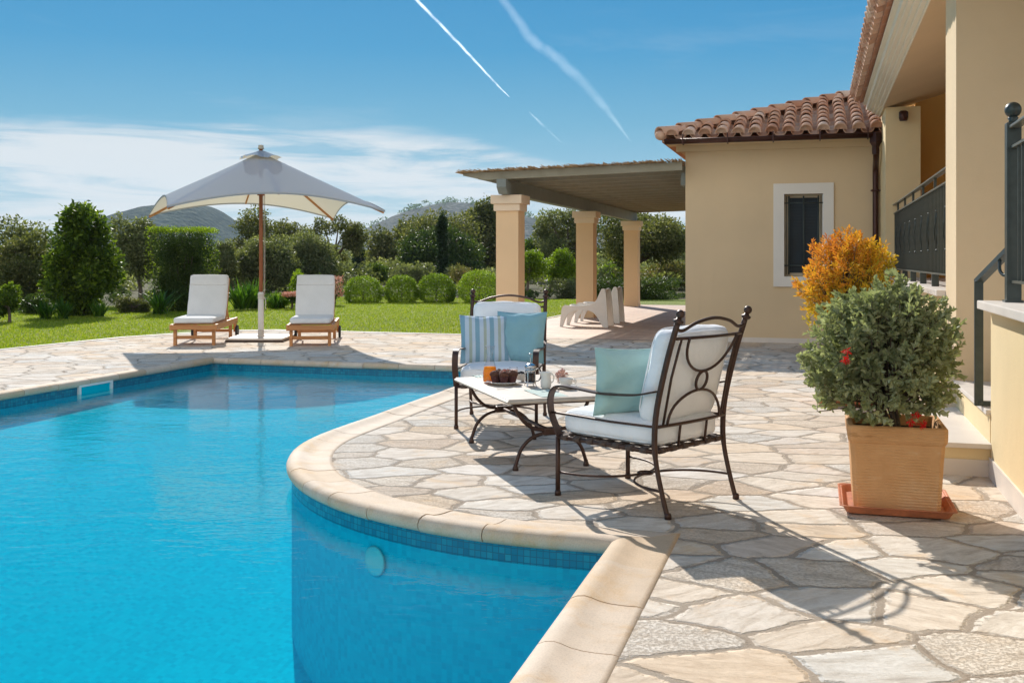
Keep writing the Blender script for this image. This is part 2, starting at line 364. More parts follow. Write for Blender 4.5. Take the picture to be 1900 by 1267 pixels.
def m_leaf(name, stops, trans=.35, gloss=.25, rough=.4, tcol=None):
    gloss *= .6
    m = NT(name); r = attr(m); col = m.ramp(r, stops)
    d = m.N('ShaderNodeBsdfPrincipled'); m.L(col, d.inputs['Base Color']); d.inputs['Roughness'].default_value = rough; d.inputs['Specular IOR Level'].default_value = gloss
    t = m.N('ShaderNodeBsdfTranslucent'); tc = m.mix(1, col, tcol or (1.5, 1.6, .6), 'MULTIPLY'); m.L(tc, t.inputs[0])
    mx = m.N('ShaderNodeMixShader'); mx.inputs[0].default_value = trans; m.L(d.outputs[0], mx.inputs[1]); m.L(t.outputs[0], mx.inputs[2]); m.L(mx.outputs[0], m.out.inputs[0]); return m.m
def m_lawn():
    m = NT('lawn'); c = m.co()
    n1 = m.noise(c, .35, 4, .6, .5); n2 = m.noise(m.map(c, (1, 1, 1)), 9, 6, .7); n3 = m.noise(c, 60, 4, .8)
    col = m.ramp(n1, [(.3, (.17, .22, .022)), (.5, (.235, .285, .028)), (.7, (.28, .33, .03))])
    col = m.mix(.7, col, m.ramp(n2, [(.3, (.62, .66, .5)), (.6, (1.15, 1.12, 1)), (.8, (1.5, 1.3, 1.1))]), 'MULTIPLY')
    col = m.mix(.8, col, m.ramp(n3, [(.35, (.5, .5, .4)), (.65, (1.4, 1.35, 1.2))]), 'MULTIPLY')
    m.bsdf(col, .8, 0, m.bump(m.math('ADD', n3, n2), .9, .03), .2); return m.m
def m_ground():
    m = NT('dry_ground'); c = m.co(); n = m.noise(c, .12, 6, .65, .4); n2 = m.noise(c, 2.2, 7, .7)
    col = m.ramp(n, [(.3, (.075, .075, .032)), (.5, (.11, .10, .05)), (.7, (.06, .075, .028))]); col = m.mix(.8, col, m.ramp(n2, [(.3, (.5, .5, .45)), (.7, (1.4, 1.35, 1.2))]), 'MULTIPLY')
    m.bsdf(col, .9, 0, m.bump(n2, .8, .1), .1); return m.m
def m_hill(name, a, b, cc, sc):
    m = NT(name); c = m.co(); n = m.noise(c, sc, 8, .75, .2); n2 = m.noise(c, sc*.12, 5, .6); v = m.N('ShaderNodeTexVoronoi'); m.L(c, v.inputs['Vector']); v.inputs['Scale'].default_value = sc*1.3
    col = m.ramp(n, [(.38, a), (.52, b), (.66, cc)]); col = m.mix(m.mr(v.outputs['Distance'], .2, .55, .6, 0), col, a); col = m.mix(.5, col, m.ramp(n2, [(.3, (.7, .7, .7)), (.7, (1.3, 1.25, 1.2))]), 'MULTIPLY')
    m.bsdf(col, .95, 0, m.bump(m.math('SUBTRACT', n, v.outputs['Distance']), 1, 4.0), .05); return m.m
def m_plaster(name, col, var=.05):
    m = NT(name); c = m.co(); n = m.noise(c, .9, 6, .6); n2 = m.noise(c, 220, 3, .7); n3 = m.noise(m.map(c, (6, 6, .5)), 1.2, 5, .6)
    cl = m.ramp(n, [(.3, tuple(x*(1-var) for x in col)), (.7, tuple(min(1, x*(1+var)) for x in col))])
    cl = m.mix(m.mr(n3, .55, .8, 0, .10), cl, tuple(x*.72 for x in col))
    b = m.bump(n2, .5, .003); b = m.bump(m.noise(c, 5, 6, .65), .22, .02, b); m.bsdf(cl, .85, 0, b, .2); return m.m
def m_wood(name, a, b_, sc=(2, 40, 40), rough=.5):
    m = NT(name); c = m.co(); g = m.noise(m.map(c, sc), 1, 5, .6, .6); col = m.ramp(g, [(.3, a), (.7, b_)])
    m.bsdf(col, rough, 0, m.bump(g, .15, .002), .4); return m.m
def m_tile():
    m = NT('roof_tile'); c = m.co(); r = attr(m)
    col = m.ramp(r, [(0, (.46, .22, .13)), (.3, (.58, .33, .21)), (.55, (.68, .44, .31)), (.8, (.56, .28, .17)), (1, (.74, .54, .41))])
    n = m.noise(c, 5, 6, .7); col = m.mix(m.mr(n, .5, .75, 0, .55), col, (.62, .50, .40)); n4 = m.noise(c, 11, 6, .7); col = m.mix(m.mr(n4, .56, .72, 0, .6), col, (.20, .13, .09))
    m.bsdf(col, .85, 0, m.bump(m.noise(c, 60, 4, .7), .4, .004), .2); return m.m
def m_rib_pot():
    m = NT('terracotta'); c = m.co(); sp = m.N('ShaderNodeSeparateXYZ'); m.L(c, sp.inputs[0])
    wv = m.math('SINE', m.math('MULTIPLY_ADD', sp.outputs[2], 420, m.math('MULTIPLY', m.noise(c, 4, 3), 7)))
    n = m.noise(c, 3, 6, .65); col = m.ramp(n, [(.3, (.56, .29, .12)), (.55, (.67, .37, .17)), (.75, (.74, .48, .27))])
    lm = m.mr(m.noise(m.map(c, (2, 2, 9)), 2.6, 7, .7), .60, .70, 0, .6); col = m.mix(lm, col, (.36, .17, .06))
    ef = m.mr(m.noise(m.map(c, (1, 1, 2)), 5, 6, .7), .58, .75, 0, .35); col = m.mix(ef, col, (.74, .60, .42))
    b = m.bump(m.math('MULTIPLY', wv, m.mr(m.noise(c, 5, 4), .4, .6)), .5, .0022); b = m.bump(m.noise(c, 90, 4), .25, .002, b); m.bsdf(col, .8, 0, b, .25); return m.m
def m_stripes(name, a, b_, freq, third=None):
    m = NT(name); c = m.co('Object'); sp = m.N('ShaderNodeSeparateXYZ'); m.L(c, sp.inputs[0])
    f = m.math('FRACT', m.math('MULTIPLY', m.math('ADD', sp.outputs[0], 1), freq))
    if third: col = m.ramp(f, [(0, a), (.30, b_), (.52, third), (.72, b_)], 'CONSTANT')
    else: col = m.ramp(f, [(0, a), (.5, b_)], 'CONSTANT')
    w_ = m.noise(c, 350, 2); m.bsdf(col, .85, 0, m.bump(w_, .3, .001), .2, Sheen_Weight=.2); return m.m
def fabric(name, col, var=.04):
    m = NT(name); c = m.co(); n = m.noise(c, 5, 4); w1 = m.noise(m.map(c, (700, 90, 90)), 1, 2)
    b = m.bump(w1, .12, .001); b = m.bump(m.noise(c, 11, 4, .6, 1.2), .6, .010, b)
    cl = m.ramp(n, [(.3, tuple(x*(1-var) for x in col)), (.7, tuple(min(1, x*(1+var)) for x in col))]); m.bsdf(cl, .9, 0, b, .2, Sheen_Weight=.15); return m.m
def glass(name, col=(1, 1, 1), alpha=.03):
    m = NT(name); fr = m.N('ShaderNodeFresnel'); m.L(m.mr(m.N('ShaderNodeNewGeometry').outputs['Backfacing'], 0, 1, 1.45, 1/1.45, False), fr.inputs[0])
    tr = m.N('ShaderNodeBsdfTransparent'); tr.inputs[0].default_value = tuple(x*(1-alpha) for x in col)+(1,); gl = m.N('ShaderNodeBsdfGlossy'); gl.inputs['Roughness'].default_value = .02
    f2 = m.math('MULTIPLY', fr.outputs[0], .8, clamp=True)
    mx = m.N('ShaderNodeMixShader'); m.L(f2, mx.inputs[0]); m.L(tr.outputs[0], mx.inputs[1]); m.L(gl.outputs[0], mx.inputs[2]); m.L(mx.outputs[0], m.out.inputs[0]); return m.m
M = dict(paving=m_paving(), tilefloor=m_terracotta_floor(), coping=m_coping(), mosaic=m_mosaic(), pfloor=m_floor(), water=m_water(), lawn=m_lawn(), ground=m_ground(),
    wall=m_plaster('cream_plaster', (.72, .555, .355)), wall2=m_plaster('yellow_plaster', (.80, .64, .38)), ochre=m_plaster('ochre_plaster', (.66, .40, .13)), white=m_plaster('white_plaster', (.80, .76, .70)),
    column=m_plaster('peach_plaster', (.86, .60, .36)), cap=m_plaster('capital_plaster', (.86, .68, .50)), cornice=m_plaster('cornice_plaster', (.80, .72, .58)),
    marble=simple('pale_marble', (.74, .67, .60), .45, .07, 3, .05), tile=m_tile(), pot=m_rib_pot(),
    saucer=simple('saucer_plastic', (.50, .17, .075), .65, .25, 14, .25), teak=m_wood('teak', (.42, .17, .06), (.60, .29, .11)), pole=m_wood('pole_wood', (.26, .085, .035), (.38, .14, .06), (30, 30, 2)),
    olive_wood=m_wood('painted_olive_wood', (.27, .245, .175), (.34, .31, .23), (3, 3, 3), .6), grey_wood=m_wood('painted_grey_wood', (.20, .22, .20), (.25, .27, .245), (3, 3, 3), .6),
    reed=m_wood('reed', (.30, .17, .07), (.60, .42, .24), (1, 1, 1), .8), iron=simple('brown_iron', (.062, .030, .020), .42, .2, 30, .15, 120, .35),
    strap=simple('webbing', (.085, .055, .042), .8, .2, 60, .3, 300), green_iron=simple('dark_green_iron', (.05, .065, .062), .38, .15, 20, .08, 100, .3), gutter=simple('brown_gutter', (.055, .018, .012), .3, .15, 4, .03, 30, .4),
    whitefab=fabric('white_cushion', (.86, .86, .87)), canvas=fabric('canvas', (.66, .66, .64)), loungefab=fabric('lounger_fabric', (.72, .73, .74)), aqua=fabric('aqua_fabric', (.38, .55, .52)), aqua2=fabric('blue_aqua_fabric', (.24, .44, .50)),
    stripe=m_stripes('striped_fabric', (.22, .38, .48), (.50, .60, .70), 8.6, (.38, .44, .38)), napkin=m_stripes('striped_napkin', (.20, .36, .30), (.75, .78, .72), 45),
    plastic=simple('white_plastic', (.80, .78, .74), .35, .03, 3, .02), bark=simple('bark', (.13, .10, .075), .95, .3, 12, .9, 25, bd=.03), tabletop=simple('travertine_top', (.50, .41, .33), .5, .12, 14, .15, 90),
    ceramic=simple('white_ceramic', (.72, .69, .64), .25, .05, 8, .02), glass=glass('clear_glass'), juice=simple('orange_juice', (.95, .36, .01), .35, .04, 8, 0, emission=None) if False else simple('orange_juice', (.95, .38, .012), .3, .04, 8, .0),
    coffee=simple('coffee', (.03, .014, .008), .2, .2, 8, 0), steel=simple('steel', (.6, .6, .6), .22, .04, 8, 0, 30, 1), muffin=simple('muffin', (.12, .045, .025), .85, .5, 60, .8, 90), wrap=simple('muffin_paper', (.10, .03, .025), .6, .2, 30, .3),
    berry=simple('berry_topping', (.40, .09, .05), .6, .6, 70, .6, 120), sugar=simple('sugar_paste', (.70, .42, .34), .6, .35, 90, .6, 120), winglass=simple('window_pane', (.015, .035, .05), .08, .3, 2, 0), shutter=simple('blue_shutter', (.004, .017, .029), .5, .2, 6, .05),
    frame=simple('cream_frame', (.50, .42, .30), .5, .08, 5, .05), basemat=simple('umbrella_base', (.62, .55, .48), .5, .08, 6, .1), rope=simple('rope', (.60, .55, .48), .9, .1, 40, .3), soil=simple('soil', (.035, .022, .014), .95, .3, 30, .9),
    dark=simple('dark_rubber', (.02, .02, .02), .6, .1, 20, .1))
jm = NT('orange_juice_liquid'); a_ = jm.N('ShaderNodeBsdfDiffuse'); a_.inputs[0].default_value = (1, .40, .01, 1); b_ = jm.N('ShaderNodeBsdfTranslucent'); b_.inputs[0].default_value = (1, .45, .01, 1)
c_ = jm.N('ShaderNodeMixShader'); c_.inputs[0].default_value = .45; jm.L(a_.outputs[0], c_.inputs[1]); jm.L(b_.outputs[0], c_.inputs[2]); jm.L(c_.outputs[0], jm.out.inputs[0]); M['juice'] = jm.m

# ---------------- pool outline (site coordinates v,u)
def arc(cv, cu, r, a0, a1, n): return [(cv+r*math.cos(a0+(a1-a0)*i/n), cu+r*math.sin(a0+(a1-a0)*i/n)) for i in range(n+1)]
runs = []   # each run: list of points; coping stones are laid per run
PR = 2.33; PC = (-1.16, 6.97); NV = -.872; FU = 11.66; LV = -7.52
runs.append([(NV, -1.5), (NV, PC[1]-PR)])
runs.append([(NV, PC[1]-PR), (PC[0], PC[1]-PR)])
ar = arc(PC[0], PC[1], PR, R(-90), R(-180), 40)
runs.append(ar); runs.append([(PC[0]-PR, PC[1]), (PC[0]-PR, FU)]); runs.append([(PC[0]-PR, FU), (LV, FU)])
runs.append([(LV, FU), (LV, -1.5)]); runs.append([(LV, -1.5), (NV, -1.5)])
def dense(run, step):
    if len(run) > 2: return run
    (a, b), (c, d) = run; n = max(1, round(math.hypot(c-a, d-b)/step)); return [(a+(c-a)*i/n, b+(d-b)*i/n) for i in range(n+1)]
loop = []; runidx = []
for k, rn in enumerate(runs):
    p = dense(rn, .12); i0 = len(loop); loop += p[:-1]; runidx.append((i0, i0+len(p)-1))
NLP = len(loop)
def normal(a, b): d = (b[0]-a[0], b[1]-a[1]); l = math.hypot(*d); return (d[1]/l, -d[0]/l)      # points out of the pool
CW = .25; MIT = []
for i in range(NLP):
    n1 = normal(loop[i-1], loop[i]); n2 = normal(loop[i], loop[(i+1) % NLP]); mx, my = n1[0]+n2[0], n1[1]+n2[1]; l2 = mx*mx+my*my
    MIT.append((2*mx/l2, 2*my/l2))
def offs(i, o): i %= NLP; return (loop[i][0]+MIT[i][0]*o, loop[i][1]+MIT[i][1]*o)
WL = -.128
def depth(v, u):
    t = min(1, max(0, (v-LV)/4.6)); t = t*t*(3-2*t); return WL-(.10+max(0, (FU-u))*.125*t+max(0, (FU-u))*.012)

# ---------------- ground, lawn, paving
def sheet(name, outer, holes, z, mt, kind='structure', label=None):
    polys = [[Vector((p[0], p[1], 0)) for p in outer]]+[[Vector((p[0], p[1], 0)) for p in h] for h in holes]
    tri = tessellate_polygon(polys); pts = [p for q in polys for p in q]
    mb = MB(); fs = []
    for t in tri:
        a, b, c = [pts[i] for i in t]
        fs.append(t if (b-a).cross(c-a).z > 0 else t[::-1])
    mb.add([S(p.x, p.y, z) for p in pts], fs); return mb.build(name, mt, kind=kind)
HOLE = [(-8.0, -2.0), (-.45, -2.0), (-.45, 12.1), (-8.0, 12.1)]
BIG = 2080
sheet('ground', [(-BIG, -BIG), (BIG, -BIG), (BIG, BIG), (-BIG, BIG)], [HOLE], -.035, M['ground'])
PAVE = [(9, -9), (9, 16.6), (-2.0, 16.6), (-2.0, 16.42), (-5.7, 16.42), (-5.7, 16.75), (-9.6, 16.85), (-10.3, 16.4), (-11.1, 14.6), (-11.25, 12.2), (-11.4, -9)]
sheet('paving', PAVE, [[offs(i, .25) for i in range(NLP)]], 0, M['paving'])
lawn_o = [(-60, -12), (-11.4, -12), (-11.25, 12.2), (-11.1, 14.6), (-10.3, 16.4), (-9.6, 16.85), (-5.7, 16.75), (-5.7, 29.4), (6, 29.4), (6, 33.2), (-2, 34.4), (-7, 33.6), (-12, 31), (-17, 27.5), (-19.5, 22), (-24, 20.5), (-60, 17)]
sheet('lawn', lawn_o, [], -.012, M['lawn'])
sheet('terrace_floor', [(-5.68, 16.42), (-2.0, 16.42), (-2.0, 16.6), (5, 16.6), (5, 29.4), (-5.68, 29.4)], [], .003, M['tilefloor'])
mb = MB(); e = [(-5.75, 16.78), (-9.6, 16.88), (-10.33, 16.42), (-11.13, 14.6), (-11.28, 12.2), (-11.45, -9)]    # pale kerb at the lawn's edge
mb.bar([S(v, u, -.004) for v, u in e], (0, 0, 1), .03, .07)
mb.bar([S(-5.72, 16.4, -.002), S(-5.72, 29.4, -.002)], (0, 0, 1), .03, .06)
mb.build('kerb', M['marble'], kind='structure')
# grass blades
def grass(n, v0, v1, u0, u1, inside):
    v = rng.uniform(v0, v1, n*2); u = u0+(u1-u0)*rng.uniform(0, 1, n*2)**1.4
    k = inside(v, u); v = v[k][:n]; u = u[k][:n]; n = len(v)
    X = ct*v-st*u; Y = st*v+ct*u; a = rng.uniform(0, PI, n); h = rng.uniform(.015, .04, n); w_ = rng.uniform(.003, .006, n)*1.6; lx = rng.normal(0, .014, n); ly = rng.normal(0, .014, n)
    V = np.empty((n, 3, 3)); dx, dy = np.cos(a)*w_, np.sin(a)*w_
    V[:, 0] = np.stack([X-dx, Y-dy, np.full(n, -.012)], 1); V[:, 1] = np.stack([X+dx, Y+dy, np.full(n, -.012)], 1); V[:, 2] = np.stack([X+lx, Y+ly, h-.012], 1)
    lm = m_leaf('grass_blade', [(0, (.14, .20, .014)), (.5, (.24, .31, .022)), (.85, (.34, .38, .04)), (1, (.42, .37, .14))], .45)
    o = arr_mesh('grass', V.reshape(-1, 3), np.arange(n*3).reshape(-1, 3), lm, None, np.repeat(rng.uniform(0, 1, n), 3)); tag(o, 'short green lawn grass beyond the pool paving', 'grass', kind='stuff')
grass(190000, -20, -5.6, 11.5, 33, lambda v, u: ((v < -11.3) | ((u > 16.95) & (u > 16.9+np.maximum(0, -(v+9.6))*-1.3)) | ((u > 14.6) & (v < -11.1))) & ~((v > -11.2) & (u < 16.9)) & ((u < 20) | (v > -19)) & (v > -20+0*(u)))

# ---------------- pool
pool = sthing('swimming_pool', 'turquoise tiled swimming pool with a rounded stone-edged bay', 'swimming pool', -4, 5, 0)
for zt, zb, nm in ((-.03, WL-.008, 'tile_band'), (WL-.008, -1.9, 'basin_wall')):
    mb = MB(); s_ = 0; uv = []; vs = []; fs = []
    for i in range(NLP+1):
        p = loop[i % NLP]; q = loop[(i-1) % NLP]; s_ += math.hypot(p[0]-q[0], p[1]-q[1]) if i else 0
        vs += [(p[0], p[1], zt), (p[0], p[1], zb)]; uv += [(s_, zt-WL), (s_, zb-WL)]
    for i in range(NLP): fs.append((2*i, 2*i+1, 2*i+3, 2*i+2))
    mb.add(vs, fs, True); mb.uv = uv; mb.build(nm, M['mosaic'] if nm == 'tile_band' else M['pfloor'], pool)
mb = MB(); nv, nu = 24, 44; pts = [(-7.75+7.0*i/nv, -1.6+13.6*j/nu) for j in range(nu+1) for i in range(nv+1)]
mb.add([(v, u, depth(v, u)) for v, u in pts], [(j*(nv+1)+i, j*(nv+1)+i+1, (j+1)*(nv+1)+i+1, (j+1)*(nv+1)+i) for j in range(nu) for i in range(nv)], True); mb.uv = pts; mb.build('basin_floor', M['pfloor'], pool)
PROF = [(.0, -.052), (-.020, -.046), (-.032, -.028), (-.034, -.006), (-.024, .014), (.0, .025), (.03, .029), (.055, .024), (.09, .013), (.13, .007), (.18, .005), (.23, .006), (.253, .002), (.257, -.03)]
mb = MB()
for k, (a, b) in enumerate(runidx):
    n = b-a; per = 4
    if k == 1: per = n
    i = a
    while i < b:
        j = min(b, i+per)
        if b-j < 2: j = b
        mb.cr = rng.uniform(0.01, 1); vs = []; m_ = j-i+1; tw = rng.normal(0, .0012)
        for q in range(i, j+1):
            for (o, z) in PROF:
                p = offs(q, o); t = offs(q+1, o) if q < j else offs(q-1, o); d = Vector((t[0]-p[0], t[1]-p[1])); d.normalize()
                g = .0030 if q in (i, j) and not (q == a or q == b) else 0
                vs.append((p[0]+d.x*g, p[1]+d.y*g, z+tw))
        L_ = len(PROF); fs = [(q*L_+r, (q+1)*L_+r, (q+1)*L_+r+1, q*L_+r+1) for q in range(m_-1) for r in range(L_-1)]
        mb.add(vs, fs, True); mb.add(vs[:L_], [tuple(range(L_))]); mb.add(vs[-L_:], [tuple(range(L_))[::-1]])
        i = j
mb.cr = 0; mb.build('coping', M['coping'], pool)
# grout bed below the coping
mb = MB(); vs = []; fs = []
for i in range(NLP): p = offs(i, .005); q = offs(i, .28); vs += [(p[0], p[1], -.012), (q[0], q[1], -.012)]
for i in range(NLP): j = (i+1) % NLP; fs.append((2*i, 2*i+1, 2*j+1, 2*j))
mb.add(vs, fs); mb.build('grout_bed', M['frame'], pool)
# skimmer in the left wall
su = 9.37
sk = MB().box(LV+.002, LV+.03, su-.27, su+.27, -.055, -.03).box(LV+.002, LV+.03, su-.27, su+.27, -.175, -.15).box(LV+.002, LV+.03, su-.27, su-.24, -.15, -.055).box(LV+.002, LV+.03, su+.24, su+.27, -.15, -.055).build('skimmer', M['plastic'], pool)
mb = MB().box(LV+.001, LV+.01, su-.24, su+.24, -.15, -.055); mb.build('skimmer_flap', M['pfloor'], sk)
lp = (PC[0]+PR*math.cos(R(-116)), PC[1]+PR*math.sin(R(-116)))
mb = MB(); mb.lathe([(.0, .015), (.05, .013), (.07, .008), (.08, 0)], n=28); mb.xform(Matrix.Translation((lp[0]-.005, lp[1]-.01, -.255)) @ Matrix.Rotation(R(-26), 4, 'Z') @ Matrix.Rotation(R(90), 4, 'X')); mb.build('pool_light', simple('pool_lens', (.35, .62, .66), .3, .05), pool)
o = sheet('water', [offs(i, -.001) for i in range(NLP)], [], WL, M['water'])
# ---------------- villa
P_ = .315
villa = sthing('villa', 'cream villa with clay tiled roofs, a low wing and a raised porch', 'house', -2.02, 16.58, 0)
WU = 16.58
mb = MB()
w0, w1, z0, z1 = -.484, .097, 1.04, 2.325
mb.box(-2.02, w0, WU, WU+.3, 0, 3.24).box(w1, .93, WU, WU+.3, 0, 3.24).box(w0, w1, WU, WU+.3, 0, z0).box(w0, w1, WU, WU+.3, z1, 3.24)
mb.box(-2.02, -1.72, WU+.3, 28.2, 0, 3.24); mb.build('wing_wall', M['wall'], villa)
MB().box(-2.028, .93, WU-.008, WU, 0, .075).build('skirting', M['marble'], villa)
MB().box(-2.16, .925, 16.50, 16.578, 3.03, 3.12).box(-2.10, -2.022, 16.58, 28.2, 3.03, 3.12).box(-2.28, .925, 16.24, 16.577, 3.122, 3.14).build('eave_moulding', M['wall'], villa)
# window with white surround, reveal, frame, shutter and bars
wn = MB(); o_, i_ = (-.648, .255, .88, 2.49), (w0, w1, z0, z1)
wn.box(o_[0], i_[0], WU-.035, WU, o_[2], o_[3]).box(i_[1], o_[1], WU-.035, WU, o_[2], o_[3]).box(i_[0], i_[1], WU-.035, WU, o_[2], i_[2]).box(i_[0], i_[1], WU-.035, WU, i_[3], o_[3])
wn = wn.build('window', M['white'], villa)
f = MB(); a, b, c, d = w0+.004, w1-.004, z0+.004, z1-.004; y0, y1 = WU+.10, WU+.16
f.box(a, a+.05, y0, y1, c, d).box(b-.05, b, y0, y1, c, d).box(a+.05, b-.05, y0, y1, c, c+.05).box(a+.05, b-.05, y0, y1, d-.05, d); f.build('frame', M['frame'], wn)
f = MB(); f.box(a+.05, b-.05, WU+.155, WU+.16, c+.05, d-.05)
for k in range(22): z = c+.10+k*.05; f.box(a+.10, b-.10, WU+.135, WU+.150, z, z+.034)
f.box(a+.055, a+.10, WU+.125, WU+.152, c+.055, d-.055).box(b-.10, b-.055, WU+.125, WU+.152, c+.055, d-.055).box(-.21, -.17, WU+.122, WU+.152, c+.055, d-.055); f.build('shutter', M['shutter'], wn)
g = MB()
for x in (w0+.07, (w0+w1)/2, w1-.07): g.tube([(x, WU+.015, z0+.03), (x, WU+.015, z1-.03)], .012)
for z in (z0+.17, z1-.14): g.tube([(w0-.012, WU+.015, z), (w1+.012, WU+.015, z)], .009)
for x in (w0+.03, w1-.03): g.tube([(x, WU+.015, z0+.03), (x, WU+.015, z1-.03)], .006)
g.build('grille', M['green_iron'], wn)
# wing roof
ev, eu, ez = -2.34, 16.18, 3.20; T_ = 4.5
def pl(v, u): return ez+P_*(u-eu)
mb = MB()
def slab(pts, t=.05):
    n = len(pts); return mb.add(list(pts)+[(p[0], p[1], p[2]-t) for p in pts], [tuple(range(n)), tuple(range(n, 2*n))[::-1]]+[(i, (i+1) % n + 0, (i+1) % n+n, i+n)[::-1] for i in range(n)])
slab([(ev, eu, ez), (.93, eu, ez), (.93, eu+3.27, ez+P_*3.27), (ev+3.27, eu+3.27, ez+P_*3.27)])
slab([(ev, eu, ez), (ev+T_, eu+T_, ez+P_*T_), (ev+T_, 24, ez+P_*T_), (ev, 28.4, ez)][::-1] if False else [(ev, 28.4, ez), (ev, eu, ez), (ev+T_, eu+T_, ez+P_*T_), (ev+T_, 24, ez+P_*T_)])
roof = mb.build('wing_roof', M['tile'], villa)
def barrel(mb, p, d, nrm, side, L, r0, r1, thick=.012, n=8):
    # half cylinder cover tile: starts at p (lower end), runs along d; open underneath
    vs = []
    for (t, r) in ((0, r0), (L, r1)):
        for rr in (r, r-thick):
            for k in range(n+1):
                a = PI*k/n; vs.append(p+d*t+side*math.cos(a)*rr+nrm*math.sin(a)*rr)
    m = n+1; fs = []
    for k in range(n):
        fs += [(k, k+1, 2*m+k+1, 2*m+k), (m+k, 3*m+k, 3*m+k+1, m+k+1), (k, m+k, m+k+1, k+1)]
    mb.add(vs, fs, False)
    for q in range(len(fs)): mb.sm[-1-q] = (q % 3 != 0)
def tilefield(mb, org, side, d, nrm, ncol, nrow, pitch, L, keep, pan=True):
    for c in range(ncol):
        for r in range(nrow):
            mb.cr = rng.uniform(.01, 1)
            jit = side*rng.normal(0, .005)+nrm*rng.normal(0, .003)
            p = org+side*(c*pitch)+d*(r*L)+nrm*.045+jit
            if not keep(p+d*L*.3): continue
            dd = (d-nrm*.035+side*rng.normal(0, .008)).normalized()
            barrel(mb, p+nrm*.02, dd, nrm, side, L*1.10, pitch*.395, pitch*.32)
            if r == 0:
                k = [p+nrm*.02+dd*.05+side*math.cos(PI*i/8)*pitch*.36+nrm*math.sin(PI*i/8)*pitch*.36 for i in range(9)]; mb.add(k, [tuple(range(9))])
            if pan:
                mb.cr = rng.uniform(.01, 1); q = org+side*((c+.5)*pitch)+d*(r*L+(.03 if r == 0 else -.02))+nrm*.085
                barrel(mb, q, (d-nrm*.02).normalized(), -nrm, side, L*1.08, pitch*.40, pitch*.37, .012, 6)
mb = MB(); dd = Vector((0, 1, P_)).normalized(); nn = Vector((0, -P_, 1)).normalized(); ss = Vector((1, 0, 0))
tilefield(mb, Vector((ev+.17, eu-.10, ez-.02)), ss, dd, nn, 13, 9, .252, .36, lambda p: p.x-ev > (p.y-eu)*1.0+.04 and p.x < .97)
dd2 = Vector((1, 0, P_)).normalized(); nn2 = Vector((-P_, 0, 1)).normalized(); s2 = Vector((0, 1, 0))
tilefield(mb, Vector((ev-.06, eu+.2, ez-.02)), s2, dd2, nn2, 44, 11, .27, .42, lambda p: (p.y-eu) > (p.x-ev)+.04 and (28.4-p.y) > (p.x-ev))
hd = Vector((1, 1, P_)).normalized(); hn = Vector((-P_, -P_, 2)).normalized(); hs = hd.cross(hn).normalized()
for k in range(15):
    mb.cr = rng.uniform(.01, 1); p = Vector((ev-.03, eu-.03, ez+.045))+hd*(k*.40)
    barrel(mb, p+hn*.03, (hd-hn*.05).normalized(), hn, hs, .46, .125, .10, .016, 10)
mb.cr = .6; mb.ball((ev-.01, eu-.01, ez+.06), .10, 8, (1, 1, .8)); mb.cr = 0
mb.build('roof_tiles', M['tile'], roof)
# gutter, brackets, downpipe
mb = MB(); n = 10; vs = []
for x in (ev+.06, .80):
    for r in (.062, .055):
        for k in range(n+1): a = PI+PI*k/n; vs.append((x, eu-.115+r*math.cos(a), ez-.03+r*math.sin(a)*1.1))
m_ = n+1; mb.add(vs, [(k, k+1, 2*m_+k+1, 2*m_+k)[::-1] for k in range(n)]+[(m_+k, 3*m_+k, 3*m_+k+1, m_+k+1)[::-1] for k in range(n)]+[(0, 2*m_, 3*m_, m_), (n, m_+n, 3*m_+n, 2*m_+n)]+[tuple(range(m_)), tuple(range(2*m_, 3*m_))[::-1]], True)
mb.tube([(ev+.06, eu-.178, ez-.028), (.80, eu-.178, ez-.028)], .009, 6)
gt = mb.build('gutter', M['gutter'], villa)
for k in range(5):
    x = ev+.35+k*.68; q = MB(); q.bar([(x, eu-.19, ez-.02), (x, eu-.19, ez-.10), (x, eu-.115, ez-.115), (x, eu-.03, ez-.08)], (1, 0, 0), .02, .006).box(x-.01, x+.01, eu-.19, eu-.184, ez-.02, ez+.05); q.build('bracket', M['gutter'], gt)
mb = MB(); mb.tube(sm_([(.84, eu-.11, ez-.09), (.84, eu-.11, ez-.24), (.85, eu-.02, ez-.36), (.86, 16.47, ez-.52), (.86, 16.48, ez-.75)])+[Vector((.86, 16.48, .08)), Vector((.86, 16.40, .04))], .044, 14)
mb.lathe([(.05, -.34), (.052, -.22), (.085, -.16), (.085, -.02), (.07, -.02)], (.84, eu-.115, ez), 4, False)
dp = mb.build('downpipe', M['gutter'], villa)
for z in (2.35, 1.2): q = MB(); q.lathe([(.05, -.018), (.054, -.018), (.054, .018), (.05, .018)], (.86, 16.48, z), 16).box(.79, .93, 16.475, 16.49, z-.012, z+.012); q.build('bracket', M['gutter'], dp)
